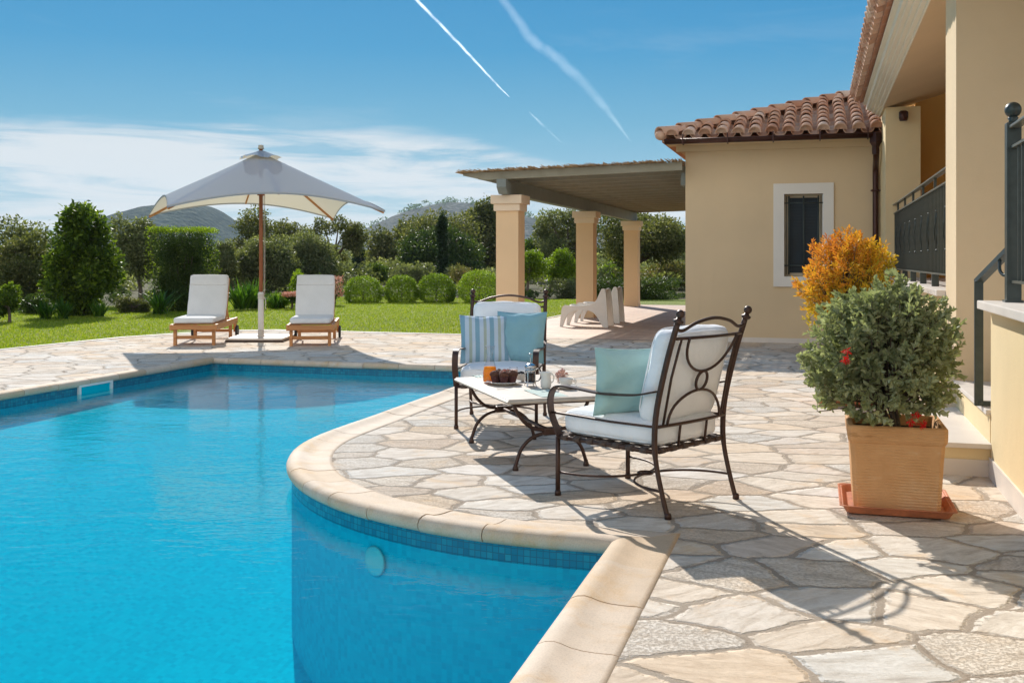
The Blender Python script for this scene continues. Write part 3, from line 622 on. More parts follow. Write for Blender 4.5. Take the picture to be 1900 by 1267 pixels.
# main block: left pillar, back walls, porch ceiling, near wall
MB().box(.93, 1.39, 15.3, 22.5, 0, 3.44).build('porch_pillar', M['wall2'], villa)
MB().box(1.39, 5.6, 16.0, 16.3, 0, 3.8).box(3.6, 3.9, 8.93, 16.0, 1.06, 3.9).build('porch_wall', M['ochre'], villa)
MB().box(1.0, 6.2, 8.28, 8.92, 0, 3.62).build('porch_end_wall', M['wall'], villa)
mb = MB(); mb.cr = 0
c0 = Vector((.9, 0, 3.43)); prof = [(.9, 3.43)]
x, z = .9, 3.43
for k in range(4): prof += [(x-.012, z+.004), (x-.012, z+.026), (x-.045, z+.028)]; x -= .045; z += .028
prof += [(x-.005, z+.075), (x-.05, z+.08), (x-.05, z+.105)]
mb.add([(px, u, pz) for u in (-1.5, 16.25) for px, pz in prof]+[(.9, u, 3.75) for u in (-1.5, 16.25)], [(i, i+1, len(prof)+i+1, len(prof)+i) for i in range(len(prof)-1)]+[tuple(range(len(prof), 2*len(prof)))+(2*len(prof)+1,), tuple(range(len(prof)))[::-1]+(2*len(prof),)])
mb.build('cornice', M['cornice'], villa)
mb = MB(); mb.add([(.9, -1.5, 3.43), (.9, 16.2, 3.43), (6.2, 16.2, 3.43+P_*5.3), (6.2, -1.5, 3.43+P_*5.3)], [(0, 3, 2, 1)] if False else [(0, 1, 2, 3)]); mb.build('porch_ceiling', M['wall'], villa)
mb = MB(); rz = 3.70; slab([(.62, -1.5, rz), (6.2, -1.5, rz+P_*5.58), (6.2, 16.27, rz+P_*5.58), (.62, 16.27, rz)], .05)
mr_ = mb.build('main_roof', M['tile'], villa)
mb = MB(); tilefield(mb, Vector((.52, -1.3, rz-.03)), Vector((0, 1, 0)), dd2, nn2, 70, 14, .252, .38, lambda p: True)
mb.cr = 0; mb.build('roof_tiles', M['tile'], mr_)
# raised terrace, slabs, steps
MB().box(1.0, 1.3, 8.93, 15.3, 0, 1.005).box(1.0, 1.28, -3, 6.69, 0, 1.005).build('terrace_wall', M['wall2'], villa)
MB().box(.992, 1.0, 8.93, 15.3, 0, .12).box(.988, 1.0, -3, 6.688, 0, .12).build('skirting', M['marble'], villa)
MB().bbox(.93, 1.36, 8.925, 15.29, 1.005, 1.055).bbox(.93, 1.36, -3, 6.74, 1.005, 1.055).build('terrace_coping', M['marble'], villa)
MB().box(1.3, 3.6, 8.93, 16.0, .9, 1.045).box(1.28, 6, -3, 6.69, .9, 1.045).build('terrace_floor', M['tilefloor'], villa)
for k in range(5):
    v = .64+.36*k; zt = .2*(k+1) if k < 4 else 1.04; e = 6 if k == 4 else v+.36
    stp = MB().box(v, 6, 6.72 if k else 6.70, 8.28, (0 if k == 0 else zt-.2), zt-.03).build('step', M['wall2'], villa)
    q = MB().bbox(v-.025, 6, (6.69 if k == 0 else 6.705)-(.02 if k == 0 else 0), 8.278, zt-.03, zt, .004)
    if k == 0: q.box(v, 1.0, 6.69, 6.70, .0, .10).box(v-.01, v, 6.69, 8.28, 0, .10)
    q.build('tread', M['marble'], stp)
# lamp on the pillar
t = sthing('wall_lamp', 'small round brown lamp high on the porch pillar', 'wall lamp', 1.16, 15.3, 3.31)
mb = MB(); mb.tube([(1.16, 15.3, 3.31), (1.16, 15.24, 3.31)], .035, 14); mb.build('mount', M['gutter'], t)
mb = MB(); mb.lathe([(.05, -.07), (.062, -.03), (.062, .05), (.04, .07)], (1.16, 15.2, 3.30), 18); mb.build('lamp_shade', M['gutter'], t)
# ---------------- railings
def railing(name, label, v, ua, ub, zf, posts, sp, flip=False):
    t = sthing(name, label, 'railing', v, min(ua, ub), zf, group=None); iron = M['green_iron']
    MB().bbox(v-.028, v+.028, ua, ub, zf+1.0, zf+1.016, .004).build('handrail', M['railtop'], t)
    MB().box(v-.018, v+.018, ua, ub, zf+.885, zf+.90).build('panel_rail', M['railtop'], t)
    MB().box(v-.018, v+.018, ua, ub, zf+.112, zf+.127).build('panel_rail', M['railtop'], t)
    p0 = None
    for u in posts:
        if p0 is None: p0 = [MB().box(v-.012, v+.012, u-.012, u+.012, zf+.90, zf+1.0).build('post', iron, t), MB().box(v-.03, v+.03, u-.03, u+.03, zf, zf+.112).build('foot', iron, t)]; pu = u
        else:
            for pp_ in p0: c = pp_.copy(); COL.objects.link(c); c.parent = t; c.location.y += u-pu
    n = int((ub-ua)/sp); b0 = f0 = None
    for i in range(n):
        u = ua+sp*(i+.5); fancy = (i % 6 == 3)
        if fancy:
            if f0 is None:
                q = MB(); q.box(v-.007, v+.007, u-.007, u+.007, zf+.127, zf+.885)
                for s in range(4): q.tube([(v+.022*math.sin(PI*k/12)*math.cos(s*PI/2+k*.28), u+.03*math.sin(PI*k/12)*math.sin(s*PI/2+k*.28), zf+.33+k*.03) for k in range(13)], .005, 5)
                for zz in (.33, .69): q.ball((v, u, zf+zz), .013, 5)
                f0 = q.build('baluster', iron, t); fu = u
            else: c = f0.copy(); COL.objects.link(c); c.parent = t; c.location.y += u-fu
        else:
            if b0 is None: b0 = MB().box(v-.007, v+.007, u-.007, u+.007, zf+.127, zf+.885).build('baluster', iron, t); bu = u
            else: c = b0.copy(); COL.objects.link(c); c.parent = t; c.location.y += u-bu
    return t
M['railtop'] = simple('grey_green_iron', (.13, .14, .12), .35, .15, 20, .08, 100, .3)
railing('porch_railing', 'dark green porch railing between the lamp pillar and the end wall', 1.05, 8.95, 15.28, 1.055, [9.05+1.12*i for i in range(6)], .115)
nr = railing('stair_railing', 'dark green terrace railing starting at the ball-topped post by the steps', 1.09, 1.2, 6.46, 1.055, [1.5+1.1*i for i in range(4)], .115)
mb = MB(); mb.bbox(1.05, 1.128, 6.46, 6.538, 1.055, 2.09, .004); mb.box(1.04, 1.138, 6.45, 6.548, 1.055, 1.068); mb.lathe([(.03, 0), (.022, .015), (.03, .03), (.02, .04)], (1.089, 6.499, 2.088), 16); mb.ball((1.089, 6.499, 2.165), .046, 10); mb.build('ball_post', M['green_iron'], nr)
t = sthing('handrail', 'bent dark green handrail standing on the marble steps', 'handrail', .96, 6.9, .4)
mb = MB(); mb.bbox(.935, .985, 6.865, 6.90, .40, 1.17, .004); mb.build('post', M['green_iron'], t)
mb = MB(); mb.bar([(.96, 6.895, 1.165), (1.08, 6.54, 1.36)], (1, .1, 0), .05, .03); mb.build('rail', M['green_iron'], t)
mb = MB(); mb.box(.96, 1.06, 6.86, 6.905, .405, .43); mb.build('foot', M['green_iron'], t)
mb = MB(); mb.tube(sm_([(1.07, 6.54, 1.22), (1.05, 6.56, 1.21), (1.035, 6.6, 1.24), (1.04, 6.63, 1.30)]), .01, 8); mb.build('scroll', M['green_iron'], t)

# ---------------- pergola
pg = sthing('pergola', 'olive painted pergola with peach square columns and a reed roof', 'pergola', -4.98, 16.5, 0)
for u in (16.46, 22.45, 28.4):
    c = MB(); h = .195; cv, cu = -4.98, u+.195
    c.box(cv-h, cv+h, cu-h, cu+h, 0, 2.12); col = c.build('column', M['column'], pg)
    c = MB(); c.box(cv-h-.035, cv+h+.035, cu-h-.035, cu+h+.035, 2.12, 2.24).box(cv-h-.075, cv+h+.075, cu-h-.075, cu+h+.075, 2.24, 2.385); c.build('capital', M['cap'], col, bevel=.006)
    c = MB(); c.box(cv-h-.012, cv+h+.012, cu-h-.012, cu+h+.012, 0.004, .09); c.build('plinth', M['column'], col)
def jz(v): return 2.635+.026*(v+4.98)
mb = MB(); bv0, bv1 = -5.06, -4.90
mb.add([(v, u, z) for v in (bv0, bv1) for u, z in ((16.12, 2.63), (16.12, 2.50), (16.24, 2.39), (29.0, 2.39), (29.0, 2.63))], [(0, 1, 2, 3, 4), (9, 8, 7, 6, 5)]+[(i, i+5, (i+1) % 5+5, (i+1) % 5) for i in range(5)]); mb.build('beam', M['grey_wood'], pg)
u = 16.22; first = None; k = 0
while u < 29.2:
    th = .055; zt = .13
    if first is None:
        mb = MB(); a, b = -5.68, -2.03
        mb.add([(v, uu, z) for uu in (0, th) for v, z in ((a, jz(a)+.09), (a+.35, jz(a+.35)), (b, jz(b)), (b, jz(b)+zt), (a, jz(a)+zt))], [(4, 3, 2, 1, 0)[::-1], (5, 6, 7, 8, 9)[::-1]]+[(i, (i+1) % 5, (i+1) % 5+5, i+5) for i in range(5)])
        mb.v = [(p[0], p[1]+u, p[2]) for p in mb.v]; first = mb.build('joist', M['olive_wood'], pg); u0 = u
    else: c = first.copy(); COL.objects.link(c); c.parent = pg; c.location.y += u-u0
    u += .80; k += 1
MB().box(-2.10, -2.021, 16.6, 29.2, 2.50, 2.70).build('wall_plate', M['grey_wood'], pg)
mb = MB(); a, b = -5.78, -2.03   # reed mat: canes lying along u, ends fringe the front
nr_ = 330
for i in range(nr_):
    v = a+(b-a)*(i+.5)/nr_; r = rng.uniform(.0045, .0075); z = jz(v)+zt+.008; mb.cr = rng.uniform(.01, 1)
    e = rng.uniform(-.10, .03); zz = z+rng.uniform(0, .006)
    mb.tube([(v, 16.16+e, zz+rng.uniform(-.012, .02)), (v+rng.normal(0, .004), 16.5, zz), (v, 29.25+rng.uniform(-.1, .1), zz)], r, 5)
for i in range(260):                                    # second layer seen at the edge
    v = rng.uniform(a, b); z = jz(v)+zt+.022; mb.tube([(v, 16.10+rng.uniform(-.06, .14), z+rng.uniform(-.005, .03)), (v+rng.normal(0, .03), 16.9, z+.004)], rng.uniform(.004, .007), 5)
for i in range(12): u = 16.25+i*1.15; mb.tube([(a, u, jz(a)+zt+.02), (b, u, jz(b)+zt+.02)], .006, 5)
mm = NT('reed_mat'); r_ = attr(mm); c_ = mm.co(); mm.bsdf(mm.mix(.5, mm.ramp(r_, [(0, (.34, .19, .08)), (.5, (.50, .32, .16)), (1, (.66, .50, .32))]), mm.ramp(mm.noise(c_, 9, 4), [(.3, (.6, .55, .5)), (.7, (1.2, 1.2, 1.2))]), 'MULTIPLY'), .85)
mb.cr = 0; mb.build('reed_roof', mm.m, pg)
# ---------------- iron armchairs
def iron_chair(label, loc, rz):
    t = thing('iron_armchair', label, 'armchair', loc, rz, 'iron armchairs at the coffee table'); I = M['iron']; X = .31
    def back(z):                                        # recline of the rear posts
        k = [(0, -.37), (.12, -.335), (.26, -.30), (.38, -.285), (.55, -.30), (.8, -.365), (1.03, -.445)]
        for (a, ya), (b, yb) in zip(k, k[1:]):
            if z <= b: f = (z-a)/(b-a); return ya+(yb-ya)*f
        return k[-1][1]
    for s in (-1, 1):
        pts = sm_([(s*X, y, z) for z, y in [(0, -.37), (.12, -.333), (.26, -.298), (.38, -.286), (.55, -.302), (.8, -.367), (.99, -.43)]], 4)
        post = MB().tube(pts, [.013 if q.z < .3 else .0155 for q in pts], 12).build('post', I, t); MB().lathe([(.018, 0), (.018, .02), (.014, .03)], (s*X, -.37, 0), 12).build('foot', I, post)
        M_ = Matrix.Translation((s*X, -.432, .99)) @ Matrix.Rotation(R(18), 4, 'X')
        q = MB(); q.lathe([(.0155, -.01), (.026, 0), (.026, .008), (.014, .014), (.012, .024)], n=14); q.ball((0, 0, .042), .0225, 8); q.xform(M_); q.build('finial', I, post)
        lg = MB().tube([(s*X, .375, .0), (s*X, .375, .325)], .0135, 12).build('leg', I, t); MB().lathe([(.018, 0), (.018, .02), (.014, .03)], (s*X, .375, 0), 12).build('foot', I, lg)
        ap = sm_([(s*X, -.295, .632), (s*X, -.16, .603), (s*X, .05, .592), (s*X, .24, .603), (s*X, .35, .607), (s*X, .405, .585), (s*X, .43, .53), (s*X, .425, .46), (s*X, .40, .40), (s*X, .375, .36), (s*X, .36, .325)], 5)
        MB().bar(ap, (1, 0, 0), .046, .009).build('armrest', I, t)
        MB().tube([(s*X, .415, .455), (s*X, 0, .448), (s*X, back(.455), .452)], .0065, 8).build('side_rail', I, t)
    def bar3(f, n, r, name, closed=False):
        MB().tube([f(i/n) for i in range(n+(0 if closed else 1))], r, 10, True, closed).build(name, I, t)
    bp = lambda x, z, b=0: (x, back(z)-.004-b, z)
    q = MB()
    q.tube(sm_([bp(-X, .953), bp(-.25, .945), bp(-.15, .98), bp(0, 1.0), bp(.15, .98), bp(.25, .945), bp(X, .953)]), .009, 10); q.build('top_rail', I, t); q = MB()
    q.tube([bp(-X+2*X*i/12, .905, .035*(1-(i/6-1)**2)) for i in range(13)], .0085, 10); q.build('back_rail', I, t); q = MB()
    q.tube([bp(-X+2*X*i/12, .452, .02*(1-(i/6-1)**2)) for i in range(13)], .0085, 10); q.build('back_rail', I, t)
    q = MB(); cb = lambda x: .028*(1-(x/X)**2)
    for s in (-1, 1): q.tube([bp(s*.255, .905, cb(.255)), bp(s*.258, .7, cb(.25)), bp(s*.26, .452, .006)], .007, 8); q.tube([bp(s*.12, .452, .016), bp(s*.12, .33, 0)], .007, 8)
    q.tube([bp(.215*math.cos(a), .905-.185*math.sin(a), .03-.01*math.sin(a)) for a in [PI*i/20 for i in range(21)]], .0075, 8)
    q.tube([bp(.235*math.cos(a), .455+.165*math.sin(a), .014+.008*math.sin(a)) for a in [PI*i/20 for i in range(21)]], .0075, 8)
    q.tube([bp(.048*math.cos(a), .67+.05*math.sin(a), .024) for a in [2*PI*i/24 for i in range(24)]], .008, 8, True, True)
    q.build('back_scrollwork', I, t)
    q = MB()
    for s in (-1, 1): q.tube([(s*X, -.286, .325), (s*X, .375, .325)], .013, 10)
    q.tube([(-X, .375, .325), (X, .375, .325)], .013, 10).tube([(-X, -.286, .325), (X, -.286, .325)], .013, 10); q.build('seat_frame', I, t)
    q = MB()
    for i in range(7):
        y = -.22+i*.09; q.bar([(-X, y, .339), (-X*.5, y, .334), (0, y, .332), (X*.5, y, .334), (X, y, .339)], (0, 1, 0), .045, .003)
        for sx in (-1, 1): q.tube([(sx*X, y-.022, .325), (sx*X, y+.022, .325)], .0158, 10)
    for i in range(6):
        x = -.25+i*.1; q.bar([(x, -.286, .337), (x, 0, .329), (x, .375, .337)], (1, 0, 0), .045, .003)
        for yy in (-.286, .375): q.tube([(x-.022, yy, .325), (x+.022, yy, .325)], .0158, 10)
    q.build('seat_webbing', M['strap'], t)
    q = MB()
    for s, y0, yc in ((1, .375, .015), (-1, -.33, .0)):
        q.tube([(X*math.cos(a), y0+(yc-y0)*math.sin(a)**.9 if 0 < a < PI else y0, .13) for a in [PI*i/24 for i in range(25)]], .0065, 8)
    q.tube([(.04*math.cos(a), .008+.04*math.sin(a), .133) for a in [2*PI*i/16 for i in range(16)]], .006, 8, True, True); q.build('stretcher', I, t)
    F = M['whitefab']
    q = MB().rbox(.283, .325, .066, .045, (.012, .01, .014), 14, .0026, 3).xform(Matrix.Translation((0, .045, .408)))
    for z in (.456, .36): q.tube([(x*.281, .045+y*.323, z) for x, y in [(math.copysign(abs(math.cos(a))**.25, math.cos(a)), math.copysign(abs(math.sin(a))**.25, math.sin(a))) for a in [2*PI*i/64 for i in range(64)]]], .0038, 6, True, True)
    q.build('seat_cushion', F, t)
    M_ = Matrix.Translation((0, -.252, .70)) @ Matrix.Rotation(R(14.5), 4, 'X')
    q = MB().rbox(.272, .062, .245, .045, (.008, .022, .01), 14, .0034, 5)
    for y in (-.05, .05): q.tube([(x*.271, y, z*.244) for x, z in [(math.copysign(abs(math.cos(a))**.3, math.cos(a)), math.copysign(abs(math.sin(a))**.3, math.sin(a))) for a in [2*PI*i/64 for i in range(64)]]], .0038, 6, True, True)
    q.xform(M_); q.build('back_cushion', F, t)
    return t
near = iron_chair('brown iron armchair seen from behind with a pale green cushion on it', (.738, 5.615, 0), R(45.2))
far = iron_chair('brown iron armchair facing the camera behind the table, with two cushions', (-.077, 8.22, 0), R(173.1))
def local(o, p): return o.matrix_basis @ Vector(p)
def scatter(label, mt, w, h, tk, chair, p, tilt, yaw, seed):
    q = MB().pillow(w, h, tk, 18, seed); o = thing('scatter_cushion', label, 'cushion', local(chair, p), 0, 'cushions on the iron armchairs')
    o.rotation_euler = (Matrix.Rotation(chair.rotation_euler.z+yaw, 3, 'Z') @ Matrix.Rotation(tilt, 3, 'X')).to_euler()
    q.build('cover', mt, o)
    e = MB(); n = 40                                    # piped seam round the edge
    P = []
    for i in range(4):
        for k in range(n//4):
            a = k/(n/4)*2-1; c = [(a, -1), (1, a), (-a, 1), (-1, -a)][i]; P.append((c[0]*(1-.075*(1-c[1]**2))*w/2, .0, c[1]*(1-.075*(1-c[0]**2))*h/2))
    e.tube(P, .003, 5, True, True); e.build('seam', mt, o); return o
scatter('blue, green and white striped cushion leaning in the far armchair', M['stripe'], .41, .40, .13, far, (.145, -.03, .475+.185), R(17), R(12), 1)
scatter('plain blue-green cushion beside the striped one in the far armchair', M['aqua2'], .42, .42, .14, far, (-.135, -.085, .475+.20), R(15), R(-10), 2)
scatter('plain pale green cushion leaning in the near armchair', M['aqua'], .40, .37, .13, near, (-.165, -.02, .475+.175), R(7), R(-38), 3)

# ---------------- coffee table
TC = Vector((.09, 6.87, 0)); TZ = .455; ta = math.atan2(.951, -.309)+PI/2+PI       # local x = short side, local y = long side
dl = Vector((.309, -.951, 0)); rzT = math.atan2(-dl.x, dl.y)
tb = thing('coffee_table', 'low coffee table with a pale stone top on curved brown iron legs', 'coffee table', TC, rzT)
mb = MB(); mb.bbox(-.325, .325, -.625, .625, TZ-.028, TZ-.006, .006).bbox(-.33, .33, -.63, .63, TZ-.022, TZ-.012, .004); mb.bbox(-.318, .318, -.618, .618, TZ-.012, TZ, .004); mb.build('tabletop', M['tabletop'], tb)
I = M['iron']
MB().box(-.27, .27, -.56, .56, TZ-.045, TZ-.029).build('top_frame', I, tb)
for s in (-1, 1):
    y = s*.50
    for sx in (-1, 1):
        lg = MB(); lg.tube(sm_([(sx*.235, y, 0.01), (sx*.225, y, .06), (sx*.19, y, .14), (sx*.12, y, .20), (sx*.03, y, .225)], 5), .0115, 10)
        lg.tube(sm_([(sx*.03, y, .238), (sx*.12, y, .255), (sx*.19, y, .31), (sx*.235, y, .38), (sx*.25, y, TZ-.04)], 5), .0115, 10); lg.lathe([(.019, 0), (.019, .014), (.012, .03), (.0115, .04)], (sx*.235, y, 0), 12); lg.build('leg', I, tb)
    hb = MB(); hb.bbox(-.055, .055, y-.018, y+.018, .208, .254, .008); hb.build('hub', I, tb)
MB().tube([(0, -.50, .231), (0, -.25, .231), (0, .25, .231), (0, .50, .231)], .012, 10).build('stretcher', I, tb)

# ---------------- breakfast on the table
def tp(x, y): X, Y = G(x, y, TZ); return Vector((X, Y, TZ+.0015))
def item(name, label, cat, p, rz=0, group=None): return thing(name, label, cat, p, rz, group)
t = item('carafe', 'glass carafe half full of orange juice at the left of the table', 'carafe', tp(909, 710))
MB().lathe([(.0, .004), (.046, .004), (.050, .02), (.048, .07), (.036, .13), (.022, .17), (.019, .185), (.026, .22), (.036, .252), (.034, .253), (.024, .22), (.017, .185), (.019, .17), (.033, .13), (.0455, .07), (.047, .02), (.044, .008), (0, .007)], n=28).build('glass_body', M['glass'], t)
MB().lathe([(0, .009), (.0448, .010), (.0468, .02), (.0453, .07), (.0405, .108), (0, .108)], n=28).build('juice', M['juice'], t)
t = item('plate', 'white plate holding the dark muffins', 'plate', tp(935, 713)); MB().lathe([(0, .0), (.07, 0), (.075, .006), (.118, .018), (.121, .021), (.116, .022), (.074, .011), (0, .009)], n=36).build('dish', M['ceramic'], t)
mp = tp(935, 713); spots = [(-.058, -.012), (.0, -.045), (.058, -.015), (.028, .048), (-.032, .045), (.002, .004)]
ml = ['dark muffin at the left edge of the plate', 'dark muffin nearest the camera on the plate', 'dark muffin at the right edge of the plate', 'dark muffin at the back right of the plate', 'dark muffin at the back left of the plate', 'dark muffin in the middle of the plate']
for i, ((dx, dy), lb) in enumerate(zip(spots, ml)):
    r_ = random.Random(i); zb = .012 if i < 5 else .016
    t = item('muffin', lb, 'muffin', mp+Vector((dx, dy, zb)), r_.uniform(0, 6), 'muffins on the plate')
    q = MB(); n = 32; vs = []
    for k, (r, z) in enumerate([(.021, 0), (.026, .025), (.031, .046)]):
        for j in range(n): rr = r+(.0016 if j % 2 else -.0012)*(k+.5)*.7; vs.append((rr*math.cos(2*PI*j/n), rr*math.sin(2*PI*j/n), z))
    q.add(vs, [(k*n+j, k*n+(j+1) % n, (k+1)*n+(j+1) % n, (k+1)*n+j) for k in range(2) for j in range(n)]+[tuple(range(n))[::-1]]); q.build('paper_case', M['wrap'], t)
    q = MB(); q.lathe([(.0305, .043), (.038, .052), (.035, .066), (.022, .078), (.0001, .082)], n=20)
    q.v = [(p[0]+r_.uniform(-.0025, .0025), p[1]+r_.uniform(-.0025, .0025), p[2]+r_.uniform(-.002, .003)) for p in q.v]; top = q.build('muffin_top', M['muffin'], t)
    q = MB()
    for k in range(16): a, b = r_.uniform(0, 6.28), r_.uniform(0, .031); q.ball((b*math.cos(a), b*math.sin(a), .078-b*b*16+r_.uniform(0, .004)), r_.uniform(.004, .007), 5)
    q.build('berry_topping', M['berry'] if i % 2 else M['muffin'], top)
t = item('glass_jar', 'small glass jar behind the muffins', 'jar', tp(953, 699)); MB().lathe([(0, .003), (.028, .003), (.032, .02), (.032, .062), (.029, .07), (.027, .07), (.030, .06), (.03, .02), (.026, .006), (0, .006)], n=22).build('glass_body', M['glass'], t); MB().lathe([(0, .007), (.0285, .008), (.0292, .05), (0, .05)], n=22).build('contents', M['sugar'], t)
t = item('bowl', 'small white bowl of berries between the muffins and the coffee press', 'bowl', tp(966, 707)); MB().lathe([(0, 0), (.025, 0), (.03, .008), (.046, .05), (.047, .053), (.044, .05), (.027, .012), (0, .009)], n=26).build('dish', M['ceramic'], t)
q = MB(); r_ = random.Random(5)
for k in range(22): a, b = r_.uniform(0, 6.28), r_.uniform(0, .036); q.ball((b*math.cos(a), b*math.sin(a), .05+r_.uniform(-.004, .010)), r_.uniform(.006, .009), 5)
q.build('berries', M['coffee'], t)
t = item('coffee_press', 'glass coffee press with a steel frame in the middle of the table', 'coffee press', tp(984, 716), .3)
MB().lathe([(0, .012), (.033, .012), (.035, .02), (.035, .12), (.038, .128), (.036, .128), (.0335, .12), (.0335, .022), (0, .016)], n=28).build('beaker', M['glass'], t)
MB().lathe([(0, .018), (.0325, .020), (.0325, .085), (0, .085)], n=24).build('coffee', M['coffee'], t)
q = MB()
for k in range(4):
    a = PI/4+k*PI/2; c, s = math.cos(a), math.sin(a); q.bar([(c*.046, s*.046, 0), (c*.037, s*.037, .016), (c*.037, s*.037, .112)], (-s, c, 0), .008, .002)
for z in (.018, .10): q.lathe([(.0365, z), (.0385, z), (.0385, z+.009), (.0365, z+.009)], n=28)
q.build('frame', M['steel'], t)
q = MB(); q.lathe([(.039, .122), (.040, .130), (.034, .140), (.018, .148), (.004, .152), (.003, .152)], n=28); q.tube([(0, 0, .09), (0, 0, .212)], .0022, 8); q.lathe([(0, .212), (.014, .213), (.014, .217), (0, .219)], n=18); q.build('lid', M['steel'], t)
MB().bar(sm_([(.038, 0, .108), (.062, 0, .112), (.074, 0, .09), (.074, 0, .055), (.058, 0, .035), (.038, 0, .03)]), (0, 1, 0), .014, .006).build('handle', M['dark'], t)
t = item('milk_jug', 'white ceramic milk jug just right of the coffee press', 'jug', tp(1013, 721), .5)
q = MB(); q.lathe([(0, 0), (.028, 0), (.034, .012), (.036, .045), (.031, .075), (.033, .095), (.0385, .108), (.0365, .108), (.031, .094), (.029, .075), (.033, .045), (.03, .015), (0, .01)], n=32)
q.v = [(p[0]*(1+.22*max(0, (p[2]-.085)/.023)*max(0, math.cos(math.atan2(p[1], p[0])-2.6))**3), p[1]*(1+.22*max(0, (p[2]-.085)/.023)*max(0, math.cos(math.atan2(p[1], p[0])-2.6))**3), p[2]) for p in q.v]; q.build('jug_body', M['ceramic'], t)
MB().tube(sm_([(-.0, 0, 0)]*0+[(.030, 0, .086), (.05, 0, .09), (.06, 0, .07), (.054, 0, .045), (.035, 0, .032)]), .0045, 8).build('handle', M['ceramic'], t)
t = item('sugar_bowl', 'glass bowl heaped with pink and brown pastries behind the cup', 'bowl', tp(1042, 708)); MB().lathe([(0, .003), (.036, .003), (.044, .02), (.048, .05), (.046, .05), (.042, .022), (.034, .007), (0, .006)], n=26).build('glass_body', M['glass'], t)
q = MB(); r_ = random.Random(9)
for k in range(60): a, b, z = r_.uniform(0, 6.28), r_.uniform(0, .036), r_.uniform(.012, .085); b *= 1 if z < .055 else max(.2, 1-(z-.055)*22); i0 = len(q.v); q.rbox(.010, .008, .008, .002, n=1); q.xform(Matrix.Translation((b*math.cos(a), b*math.sin(a), z)) @ Matrix.Rotation(r_.uniform(0, 6), 4, Vector((r_.uniform(-1, 1), r_.uniform(-1, 1), .3)).normalized()), i0)
q.build('pastries', M['sugar'], t)
t = item('saucer', 'white saucer under the cup at the right of the table', 'saucer', tp(1050, 721)); MB().lathe([(0, 0), (.04, 0), (.045, .005), (.072, .015), (.073, .018), (.044, .009), (0, .007)], n=32).build('dish', M['ceramic'], t)
t = item('teacup', 'white teacup with a scroll handle on the saucer', 'cup', tp(1050, 721)+Vector((0, 0, .0075)), -.25)
MB().lathe([(0, 0), (.022, 0), (.024, .006), (.037, .02), (.043, .042), (.047, .060), (.045, .060), (.041, .042), (.034, .022), (0, .008)], n=32).build('cup_body', M['ceramic'], t)
MB().tube(sm_([(.042, 0, .05), (.058, 0, .055), (.068, 0, .043), (.062, 0, .026), (.045, 0, .022), (.039, 0, .024)]), .0035, 8).build('handle', M['ceramic'], t)
def placemat(label, x, y, rz, w, h):
    t = item('placemat', label, 'placemat', tp(x, y)-Vector((0, 0, .0005)), rz, 'striped placemats on the coffee table'); q = MB(); n = 14
    vs = [((i/n-.5)*w, (j/n-.5)*h, .0008+.0012*(1+math.sin(i*.9+j*.4))) for j in range(n+1) for i in range(n+1)]
    q.add(vs, [(j*(n+1)+i, j*(n+1)+i+1, (j+1)*(n+1)+i+1, (j+1)*(n+1)+i) for j in range(n) for i in range(n)], True)
    q.add([(x_, y_, 0.0) for x_ in (-w/2, w/2) for y_ in (-h/2, h/2)], [(0, 1, 3, 2)]); q.build('cloth', M['napkin'], t)
placemat('green and white striped placemat in front of the milk jug', 1012, 729.5, rzT+PI/2, .36, .17)
placemat('green and white striped placemat behind the carafe', 905, 698, rzT, .20, .14)

